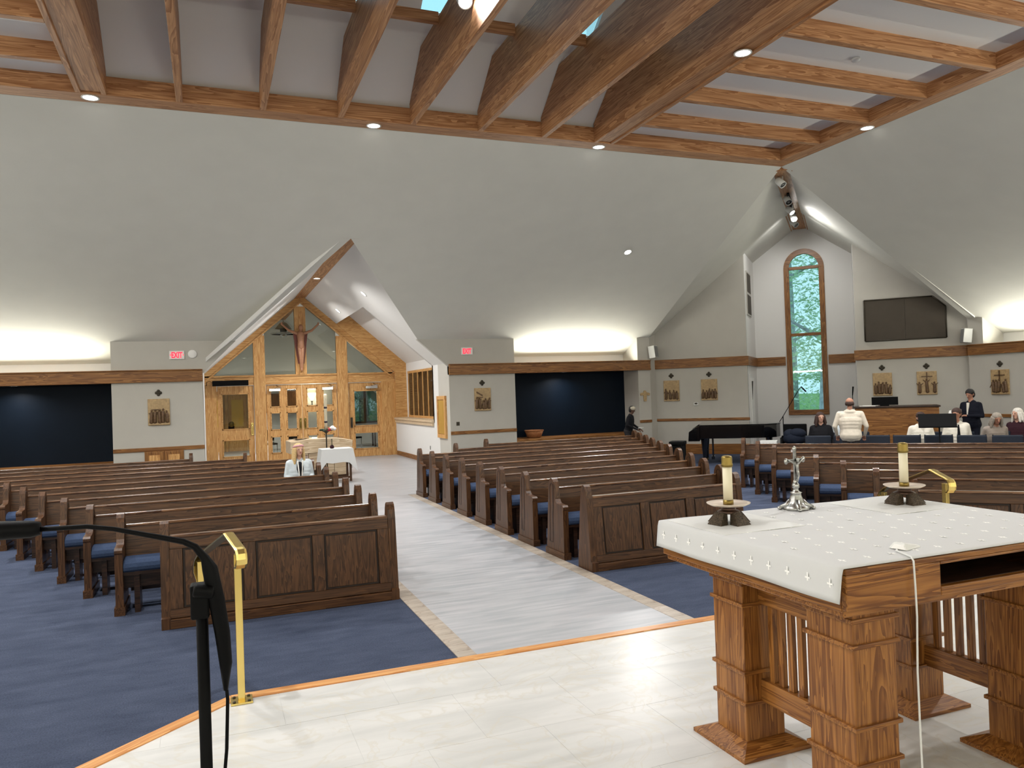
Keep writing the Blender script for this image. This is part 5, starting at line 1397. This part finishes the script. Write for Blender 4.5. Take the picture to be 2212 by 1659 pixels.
# armchair with folded clothes beside the piano
ach = thing('black_armchair', 'black armchair piled with folded dark clothes beside the piano', 'armchair', A(-0.05, 20.2, 0), PZ)
for sx in (-1, 1):
    B().tube([(sx*0.30, -0.25, 0), (sx*0.30, -0.25, 0.66), (sx*0.30, 0.25, 0.68), (sx*0.30, 0.28, 0)], 0.022, 8).build('side_frame', 'black', ach)
B().box(-0.29, 0.29, -0.27, 0.26, 0.40, 0.47).build('seat', 'black', ach, bevel=0.02)
B().box(-0.28, 0.28, 0.22, 0.28, 0.50, 0.98).build('backrest', 'black', ach, bevel=0.02)
one('folded_jacket', B().ball((0, 0, 0.17), (0.27, 0.22, 0.18)).ball((0.08, -0.06, 0.30), (0.20, 0.16, 0.12)).ball((-0.1, 0.02, 0.26), (0.16, 0.18, 0.14)), 'cloth_navy', 'heap of folded navy clothes on the black armchair', 'clothes', loc=Vector(A(-0.05, 20.15, 0.471)), rotz=PZ)
wb_ = thing('white_crate', 'small white slatted box below the piano tail', 'box', A(-0.62, 19.75, 0), PZ)
B().box(-0.20, 0.20, -0.15, 0.15, 0.0, 0.62).build('body', 'white_plastic', wb_, bevel=0.008)
for k in range(5): B().box(-0.17+0.075*k, -0.13+0.075*k, -0.158, -0.15, 0.05, 0.57).build('slat', 'panel_white', wb_)
# boom microphone by the piano
bm_ = thing('boom_microphone_stand', 'thin slanted boom microphone rising from the piano', 'microphone stand', A(-0.42, 21.8, 0), PZ)
B().lathe([(0.13, 0), (0.13, 0.02), (0.02, 0.03)], n=16).build('round_base', 'black', bm_)
B().tube([(0, 0, 0.02), (0, 0, 1.12)], 0.012, 8).build('pole', 'black', bm_)
B().tube([(-0.14, 0, 0.90), (0, 0, 1.12), (0.46, 0, 1.88), (0.50, 0, 1.89)], 0.009, 8).build('boom', 'black', bm_)
B().tube([(0.48, 0, 1.90), (0.60, 0, 1.76)], [0.016, 0.022], 10).build('microphone', 'black', bm_)
# organ console with screen
oc = thing('organ_console', 'long oak organ console in front of the diagonal wall', 'organ', A(2.26, 20.5, 0), PZ)
B().box(-0.92, 0.88, 0.0, 0.70, 0, 1.33).build('case', 'trim0', oc, bevel=0.01)
B().box(-0.95, 0.91, -0.03, 0.73, 1.33, 1.37).build('top', 'dark_oak0', oc, bevel=0.008)
B().box(-0.80, 0.76, -0.012, 0, 0.2, 1.2).build('back_panel', 'trim0', oc)
os_ = thing('organ_screen', 'black flat screen standing on the organ console', 'screen', A(2.0, 20.75, 1.371), PZ)
B().box(-0.28, 0.30, 0, 0.04, 0.02, 0.215).build('panel', 'black', os_, bevel=0.004)
B().box(-0.10, 0.10, -0.02, 0.08, 0, 0.02).build('foot', 'black', os_)
one('sheet_papers', B().box(-0.18, 0.18, -0.10, 0.10, 0, 0.012).box(-0.10, 0.24, -0.08, 0.12, 0.012, 0.02), 'paper', 'stack of white sheets on the end of the organ console', 'papers', loc=Vector(A(1.62, 20.75, 1.371)), rotz=PZ)
gm = thing('gooseneck_microphone', 'slim black microphone standing above the bald man', 'microphone', A(1.30, 21.2, 0), PZ)
B().lathe([(0.12, 0), (0.12, 0.02), (0.02, 0.03)], n=16).build('round_base', 'black', gm)
B().tube([(0, 0, 0.02), (0, 0, 1.5), (0.0, 0, 1.66)], 0.009, 8).build('pole', 'black', gm)
B().tube([(0.0, 0, 1.64), (0.02, 0, 1.86)], [0.012, 0.022], 10).build('microphone', 'black', gm)
# choir chairs, backs toward the nave
def choir_chair(label, t, s, rot=0.0):
    t_ = thing('choir_chair', label, 'chair', D(t, s), PZ+rot, 'navy choir chairs')
    B().box(-0.255, 0.255, -0.03, 0.04, 0.50, 0.87).build('backrest', 'chair_fabric', t_, bevel=0.025)
    B().box(-0.25, 0.25, 0.06, 0.50, 0.42, 0.48).build('seat', 'chair_fabric', t_, bevel=0.02)
    for sx in (-1, 1):
        B().tube([(sx*0.24, 0.0, 0), (sx*0.24, 0.01, 0.88)], 0.013, 6).build('leg', 'black', t_)
        B().tube([(sx*0.24, 0.48, 0), (sx*0.24, 0.48, 0.43)], 0.013, 6).build('leg', 'black', t_)
cpos = [(-0.62, 17.55), (-0.06, 17.65), (0.50, 17.55), (1.06, 17.52), (1.62, 17.45), (2.18, 17.35), (2.76, 17.25), (3.34, 17.2), (3.92, 17.2)]
for k, (t, s) in enumerate(cpos):
    choir_chair('navy upholstered choir chair behind the pews, %s from the piano end' % ORD[k], t, s, 0.02*((k % 3)-1))
for k, (t, s) in enumerate(((-0.55, 18.35), (0.15, 18.55), (1.55, 18.25), (2.1, 18.15), (2.75, 18.3), (3.35, 18.6))):
    t_ = thing('singer_chair', 'dark chair of the second choir row, %s from the piano end' % ORD[k], 'chair', D(t, s), PZ+PI, 'second row of choir chairs')
    B().box(-0.25, 0.25, -0.05, 0.40, 0.42, 0.48).build('seat', 'chair_fabric', t_, bevel=0.02)
    B().box(-0.25, 0.25, -0.16, -0.11, 0.48, 0.88).build('backrest', 'chair_fabric', t_, bevel=0.02)
    for sx in (-1, 1):
        for y in (-0.13, 0.38): B().tube([(sx*0.24, y, 0), (sx*0.24, y, 0.43)], 0.012, 6).build('leg', 'black', t_)
# music stand
mu = thing('music_stand', 'black music stand hiding a singer in a white shirt', 'music stand', D(1.60, 17.0), PZ)
B().hexa([(-0.36, -0.02, 1.06), (0.30, -0.02, 1.06), (0.30, 0.0, 1.06), (-0.36, 0.0, 1.06)], [(-0.36, 0.10, 1.31), (0.30, 0.10, 1.31), (0.30, 0.12, 1.31), (-0.36, 0.12, 1.31)]).build('desk', 'black', mu, bevel=0.006)
B().box(-0.36, 0.30, -0.08, 0.0, 1.045, 1.065).build('ledge', 'black', mu)
B().tube([(0, 0.03, 0.02), (0, 0.03, 1.1)], 0.014, 8).build('pole', 'black', mu)
B().lathe([(0.22, 0), (0.20, 0.02), (0.02, 0.05)], n=16).build('base', 'black', mu)

# =================================================================== PEOPLE
def person(label, loc, rotz, mats, sit=False, scale=1.0, arms=None, lean=0.0, hair='short', head_turn=0.0, head_tilt=0.0, extra=None, hairmat=None, voxel=0.0125, seat_z=0.49, bulk=1.0):
    skin, topm, botm = mats
    dz = (seat_z-0.95+0.06) if sit else 0.0
    caps = []   # (p0, p1, r0, r1, material index)
    SK, TP, BT = 0, 1, 2
    def V(x, y, z):
        return Vector((x, y, z))
    def torso(x, y, z):   # lean about the hips, facing -Y
        p = V(x*bulk, y, z-0.95)
        p = Matrix.Rotation(lean, 3, 'X') @ p
        return p+V(0, 0, 0.95+dz)
    c = caps.append
    c((torso(-0.07, 0.02, 0.97), torso(0.07, 0.02, 0.97), 0.125*bulk, 0.125*bulk, TP if bulk > 1.1 else BT))
    c((torso(-0.065, 0, 1.08), torso(0.065, 0, 1.08), 0.115*bulk, 0.115*bulk, TP))
    c((torso(-0.085, 0.0, 1.22), torso(0.085, 0.0, 1.22), 0.120*bulk, 0.120*bulk, TP))
    c((torso(-0.075, 0.0, 1.15), torso(0.075, 0.0, 1.15), 0.118*bulk, 0.118*bulk, TP))
    c((torso(-0.095, 0.002, 1.28), torso(0.095, 0.002, 1.28), 0.115*bulk, 0.115*bulk, TP))
    c((torso(-0.068, 0.01, 1.025), torso(0.068, 0.01, 1.025), 0.121*bulk, 0.121*bulk, TP))
    c((torso(-0.13, 0.008, 1.385), torso(0.13, 0.008, 1.385), 0.088, 0.088, TP))
    c((torso(-0.105, 0.005, 1.34), torso(0.105, 0.005, 1.34), 0.105, 0.105, TP))
    c((torso(-0.16, 0.01, 1.43), torso(0.16, 0.01, 1.43), 0.062, 0.062, TP))
    c((torso(-0.05, 0.02, 1.465), torso(0.05, 0.02, 1.465), 0.065, 0.065, TP))
    c((torso(0, 0.015, 1.47), torso(0, 0.0, 1.58), 0.056, 0.052, SK))
    hc = torso(0, -0.015, 1.655)
    Rh = Matrix.Rotation(head_turn, 3, 'Z') @ Matrix.Rotation(head_tilt, 3, 'X')
    def H(x, y, z): return hc + Rh @ V(x, y, z)
    c((H(0, 0.012, 0.035), H(0, -0.012, 0.030), 0.082, 0.078, SK))
    c((H(0, -0.020, -0.035), H(0, -0.035, -0.075), 0.062, 0.040, SK))
    c((H(0, -0.088, 0.012), H(0, -0.104, -0.022), 0.010, 0.015, SK))
    for sg in (-1, 1): c((H(sg*0.078, 0.01, 0.02), H(sg*0.080, 0.012, -0.025), 0.014, 0.012, SK))
    # legs
    for sg in (-1, 1):
        hip = V(sg*0.095, 0.02, 0.93+dz)
        if sit:
            knee = V(sg*0.12, -0.42, 0.50*1.0+0.0); ank = V(sg*0.12, -0.40, 0.10)
        else:
            knee = V(sg*0.10, -0.01, 0.50); ank = V(sg*0.10, 0.03, 0.10)
        c((hip, knee, 0.092, 0.062, BT)); c((knee, ank, 0.060, 0.045, BT))
        c((ank+V(0, 0.03, -0.05), ank+V(0, -0.15, -0.06), 0.042, 0.036, 3))
    # arms
    arms = arms or {}
    for sg, key in ((-1, 'r'), (1, 'l')):
        sh = torso(sg*0.185, 0.01, 1.425)
        el, wr_ = arms.get(key, ((sg*0.25, 0.03, 1.15), (sg*0.25, -0.10, 0.92)))
        el = torso(*el); wr_ = torso(*wr_)
        c((sh, el, 0.056*bulk, 0.044*bulk, TP)); c((el, wr_, 0.042*bulk, 0.031, TP))
        d_ = (wr_-el).normalized()
        a_ = d_.cross(V(0, 0, 1)); a_ = a_.normalized() if a_.length > 0.1 else V(1, 0, 0)
        n_ = a_.cross(d_).normalized()
        palm = wr_+d_*0.06
        c((wr_+d_*0.02, wr_+d_*0.075, 0.026, 0.028, SK))
        c((palm-a_*0.022, palm+a_*0.022+d_*0.02, 0.017, 0.017, SK))
        for k, ln in enumerate((0.060, 0.070, 0.066, 0.052)):
            o_ = palm+d_*0.025+a_*(0.030-0.020*k)
            m_ = o_+d_*ln*0.55-n_*0.006
            c((o_, m_, 0.0105, 0.0095, SK)); c((m_, m_+d_*ln*0.40-n_*0.022, 0.0095, 0.0085, SK))
        o_ = wr_+d_*0.03+a_*0.026*sg
        c((o_, o_+d_*0.035+a_*0.030*sg, 0.013, 0.010, SK))
    b_ = B()
    for (p0, p1, r0, r1, mi) in caps: b_.capsule(p0, p1, r0, r1, 12)
    me0 = b_.mesh('raw', 'skin_light'); o0 = bpy.data.objects.new('raw', me0); COL.objects.link(o0)
    rm = o0.modifiers.new('r', 'REMESH'); rm.mode = 'VOXEL'; rm.voxel_size = voxel; rm.use_smooth_shade = True
    smd = o0.modifiers.new('s', 'SMOOTH'); smd.factor = 0.5; smd.iterations = 5
    dg = bpy.context.evaluated_depsgraph_get()
    me = bpy.data.meshes.new_from_object(o0.evaluated_get(dg))
    bpy.data.objects.remove(o0); bpy.data.meshes.remove(me0)
    me.materials.clear()
    for x in (skin, topm, botm, 'black'): me.materials.append(MATS[x])
    segs = [(p0, p1-p0, max((p1-p0).length_squared, 1e-9), r0, r1, mi) for (p0, p1, r0, r1, mi) in caps]
    idx = []
    for pl in me.polygons:
        cc = pl.center; best = 1e9; bi = 0
        for (p0, dd, l2, r0, r1, mi) in segs:
            f = (cc-p0).dot(dd)/l2
            f = 0.0 if f < 0 else (1.0 if f > 1 else f)
            q = (cc-p0-dd*f).length-(r0+(r1-r0)*f)
            if q < best: best = q; bi = mi
        idx.append(bi)
    me.polygons.foreach_set('material_index', idx)
    me.polygons.foreach_set('use_smooth', [True]*len(idx)); me.update()
    t_ = thing('person', label, 'person', loc, rotz, 'people')
    t_.scale = (scale,)*3
    bo_ = bpy.data.objects.new('body', me); COL.objects.link(bo_); bo_.parent = t_
    # face
    e_ = B()
    for sg in (-1, 1): e_.ball(H(sg*0.030, -0.079, 0.018), (0.011, 0.007, 0.007), 8, 6)
    e_.build('eyes', 'eye', t_)
    B().ball(H(0, -0.083, -0.050), (0.022, 0.007, 0.006), 8, 6).build('mouth', 'lips', t_)
    hm = hairmat or 'hair_brown'
    h_ = B()
    if hair != 'bald':
        h_.ball(H(0, 0.018, 0.050), (0.094, 0.098, 0.085), 16, 10, Rh)
        h_.ball(H(0, 0.045, 0.0), (0.088, 0.066, 0.10), 14, 8, Rh)
        e2 = B()
    else:
        for sg in (-1, 1): h_.ball(H(sg*0.066, 0.038, -0.012), (0.026, 0.055, 0.046), 12, 8, Rh)
        h_.ball(H(0, 0.066, -0.015), (0.072, 0.032, 0.055), 12, 8, Rh)
    if hair in ('long', 'bob'):
        L2 = 0.30 if hair == 'long' else 0.15
        for k in range(11):
            a = PI*(-0.17+1.34*k/10)
            x, y = 0.088*math.cos(a), 0.015+0.082*math.sin(a)
            wob = 0.02*math.sin(k*2.3)
            h_.capsule(H(x*0.95, y, 0.02), H(x*1.28+wob*0.5, y*1.1+0.01, -L2+0.03*math.sin(k*1.7)), 0.030, 0.024, 8)
    if len(h_.v): h_.build('hair', hm, t_)
    if extra: extra(t_, H, torso, Rh)
    return t_
FACE_CAM = 0.0
# blonde girl seated in a pew
def ex_girl(t_, H, torso, Rh):
    B().lathe([(0.094, 0.0), (0.101, 0.012), (0.100, 0.03), (0.090, 0.04)], H(0, 0.012, 0.048), 22, True, Rh @ Matrix.Rotation(-0.25, 3, 'X')).build('headband', 'headband', t_)
    B().capsule(torso(-0.045, -0.115, 1.46), torso(-0.025, -0.13, 1.20), 0.012, 0.012).capsule(torso(0.045, -0.115, 1.46), torso(0.025, -0.13, 1.20), 0.012, 0.012).build('lanyard', 'paper', t_)
    B().ball(torso(0, -0.075, 1.30), (0.075, 0.06, 0.15), 12, 8).build('dark_shirt', 'cloth_black', t_)
person('blonde girl with a pink headband seated alone in the left pews', (1.35, 13.28, 0), 0.10, ('skin_light', 'cloth_denim', 'cloth_trouser'), True, 0.90, hair='long', hairmat='hair_blonde', head_turn=0.2, extra=ex_girl, voxel=0.0115, seat_z=0.54, arms={'r': ((-0.24, 0.0, 1.18), (-0.15, -0.25, 1.08)), 'l': ((0.24, 0.0, 1.18), (0.15, -0.25, 1.08))})
# standing person with a cap at the rear
def ex_cap(t_, H, torso, Rh):
    B().ball(H(0, 0.0, 0.055), (0.100, 0.108, 0.075), 16, 8, Rh).build('cap', 'cap_cloth', t_)
    B().box(0.06, 0.36, -0.40, -0.30, 1.05, 1.07).build('papers', 'paper', t_)
person('person in a pale cap and dark shirt standing at the last pew by the corner', (10.72, 18.62, 0), 0.75, ('skin_dark', 'cloth_black', 'cloth_trouser'), False, 0.86, arms={'r': ((-0.27, -0.02, 1.18), (-0.12, -0.30, 1.08)), 'l': ((0.27, -0.02, 1.18), (0.14, -0.32, 1.08))}, lean=0.18, hair='short', hairmat='hair_black', head_tilt=0.25, extra=ex_cap)
# choir people
person('bald man in a white sweater standing with his back to the altar', D(0.02, 17.05), PZ+PI, ('skin_tan', 'cloth_white', 'cloth_trouser'), False, 0.94, hair='bald', hairmat='hair_brown', head_tilt=0.12, bulk=1.16, voxel=0.0115, arms={'r': ((-0.27, 0.03, 1.16), (-0.24, -0.14, 0.96)), 'l': ((0.27, 0.03, 1.16), (0.24, -0.14, 0.96))})
person('woman with dark bobbed hair and black jacket seated in the choir', D(-0.58, 18.35), PZ, ('skin_light', 'cloth_black', 'cloth_trouser'), True, 0.97, hair='bob', hairmat='hair_brown', head_turn=0.3)
person('singer in pale clothes mostly hidden behind the bald man', D(-0.12, 18.75), PZ, ('skin_light', 'cloth_denim', 'cloth_trouser'), True, 0.97, hair='short', hairmat='hair_brown', head_turn=-0.2)
person('singer in a white shirt behind the music stand', D(1.34, 18.0), PZ+0.1, ('skin_light', 'cloth_shirt', 'cloth_trouser'), True, 0.96, hair='short', hairmat='hair_brown', lean=0.15, arms={'r': ((-0.26, -0.02, 1.17), (-0.16, -0.28, 1.02)), 'l': ((0.26, -0.02, 1.17), (0.14, -0.28, 1.05))})
def ex_tie(t_, H, torso, Rh):
    B().hexa([torso(-0.012, -0.115, 1.45), torso(0.012, -0.115, 1.45), torso(0.012, -0.10, 1.45), torso(-0.012, -0.10, 1.45)], [torso(-0.03, -0.14, 1.16), torso(0.03, -0.14, 1.16), torso(0.03, -0.125, 1.16), torso(-0.03, -0.125, 1.16)]).build('necktie', 'cloth_black', t_)
person('young man in a white shirt and black tie seated in the choir', D(2.0, 17.95), PZ+0.15, ('skin_tan', 'cloth_shirt', 'cloth_trouser'), True, 1.0, hair='short', hairmat='hair_brown', head_turn=-0.6, head_tilt=0.2, extra=ex_tie)
def ex_suit(t_, H, torso, Rh):
    B().hexa([torso(-0.028, -0.105, 1.47), torso(0.028, -0.105, 1.47), torso(0.028, -0.08, 1.47), torso(-0.028, -0.08, 1.47)], [torso(-0.012, -0.135, 1.20), torso(0.012, -0.135, 1.20), torso(0.012, -0.11, 1.20), torso(-0.012, -0.11, 1.20)]).build('shirt_front', 'cloth_shirt', t_)
    B().hexa([(-0.20, -0.52, 1.18), (0.10, -0.52, 1.18), (0.10, -0.50, 1.18), (-0.20, -0.50, 1.18)], [(-0.22, -0.44, 1.30), (0.08, -0.44, 1.33), (0.08, -0.43, 1.33), (-0.22, -0.43, 1.30)]).build('sheet_of_music', 'paper', t_)
person('man in a dark suit standing and reading a sheet by the right wall', D(2.52, 20.0), PZ-0.75, ('skin_tan', 'cloth_suit', 'cloth_suit'), False, 0.97, hair='short', hairmat='hair_black', head_tilt=0.35, bulk=1.08, extra=ex_suit, arms={'r': ((-0.25, 0.0, 1.16), (-0.12, -0.30, 1.16)), 'l': ((0.25, 0.0, 1.16), (0.12, -0.32, 1.18))})
person('woman with loose grey hair leaning over behind the choir chairs', D(2.62, 17.95), PZ+0.25, ('skin_tan', 'cloth_grey', 'cloth_trouser'), True, 0.95, hair='bob', hairmat='hair_grey', lean=0.30, head_tilt=0.35)
person('woman with short white hair and maroon top seated at the picture edge', D(3.14, 18.45), PZ-0.7, ('skin_light', 'cloth_maroon', 'cloth_trouser'), True, 0.97, hair='bob', hairmat='hair_white', head_turn=-0.3)

# =================================================================== OUTSIDE
struct('ground_outside', B().box(-60, 120, 36.2, 140, -0.6, -0.5).box(22, 120, -20, 36.2, -0.6, -0.5), 'lawn', 'green lawn outside the windows')
def tree(label, loc, h, rad, n, trunk_r, mat, seed, z0=0.5, lean=(0, 0)):
    rnd = random.Random(seed)
    t_ = thing('tree', label, 'tree', loc, 0, 'trees outside')
    tp = [(0, 0, -0.1), (lean[0]*0.3, lean[1]*0.3, h*0.3), (lean[0], lean[1], h*0.7), (lean[0]*1.1, lean[1]*1.1, h*0.9)]
    tb_ = B().tube(tp, [trunk_r*1.25, trunk_r, trunk_r*0.6, 0.05], 10)
    for k in range(9):
        zb = h*rnd.uniform(0.25, 0.75); a = rnd.uniform(0, 2*PI); l_ = rad*rnd.uniform(0.5, 0.95)
        tb_.tube([(lean[0]*zb/h, lean[1]*zb/h, zb), (l_*0.5*math.cos(a), l_*0.5*math.sin(a), zb+0.5), (l_*math.cos(a), l_*math.sin(a), zb+0.9)], [trunk_r*0.35, trunk_r*0.22, 0.03], 6)
    tb_.build('trunk', 'bark', t_)
    vs3, fs3 = [], []
    for i in range(n):
        a = rnd.uniform(0, 2*PI); r_ = rad*math.sqrt(rnd.random()); z = z0+(h-z0)*rnd.random()
        k_ = 1.0-0.6*abs(2*(z-z0)/(h-z0)-1)**2
        c0 = Vector((r_*k_*math.cos(a), r_*k_*math.sin(a), z))
        u = Vector((rnd.gauss(0, 1), rnd.gauss(0, 1), rnd.gauss(0, 1))).normalized(); w_ = u.orthogonal().normalized()
        s_ = rnd.uniform(0.06, 0.15)
        k0 = len(vs3); vs3 += [c0-u*s_, c0+w_*s_*0.5, c0+u*s_, c0-w_*s_*0.5]; fs3.append((k0, k0+1, k0+2, k0+3))
    cr2 = B().add(vs3, fs3).build('crown', mat, t_)
    cr2['kind'] = 'stuff'
    return t_
tree('leafy tree with a stout leaning trunk behind the arched window', D(-0.78, 33.0, -0.5), 11, 4.0, 5200, 0.33, 'leaf', 3, 2.6, (0.45, -0.3))
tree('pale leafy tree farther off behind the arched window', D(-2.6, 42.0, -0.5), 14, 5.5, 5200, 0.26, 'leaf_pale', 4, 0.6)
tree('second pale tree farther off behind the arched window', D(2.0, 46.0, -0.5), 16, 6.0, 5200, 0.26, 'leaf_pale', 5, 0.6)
tree('broad green tree closing the view behind the arched window', D(-1.0, 56.0, -0.5), 20, 9.0, 8000, 0.3, 'leaf', 6, 0.3)
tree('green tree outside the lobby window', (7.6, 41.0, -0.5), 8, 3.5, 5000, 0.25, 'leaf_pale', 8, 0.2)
tree('green tree outside the vestibule window', (13.0, 33.5, -0.5), 8, 3.0, 5000, 0.25, 'leaf', 9, 0.2)
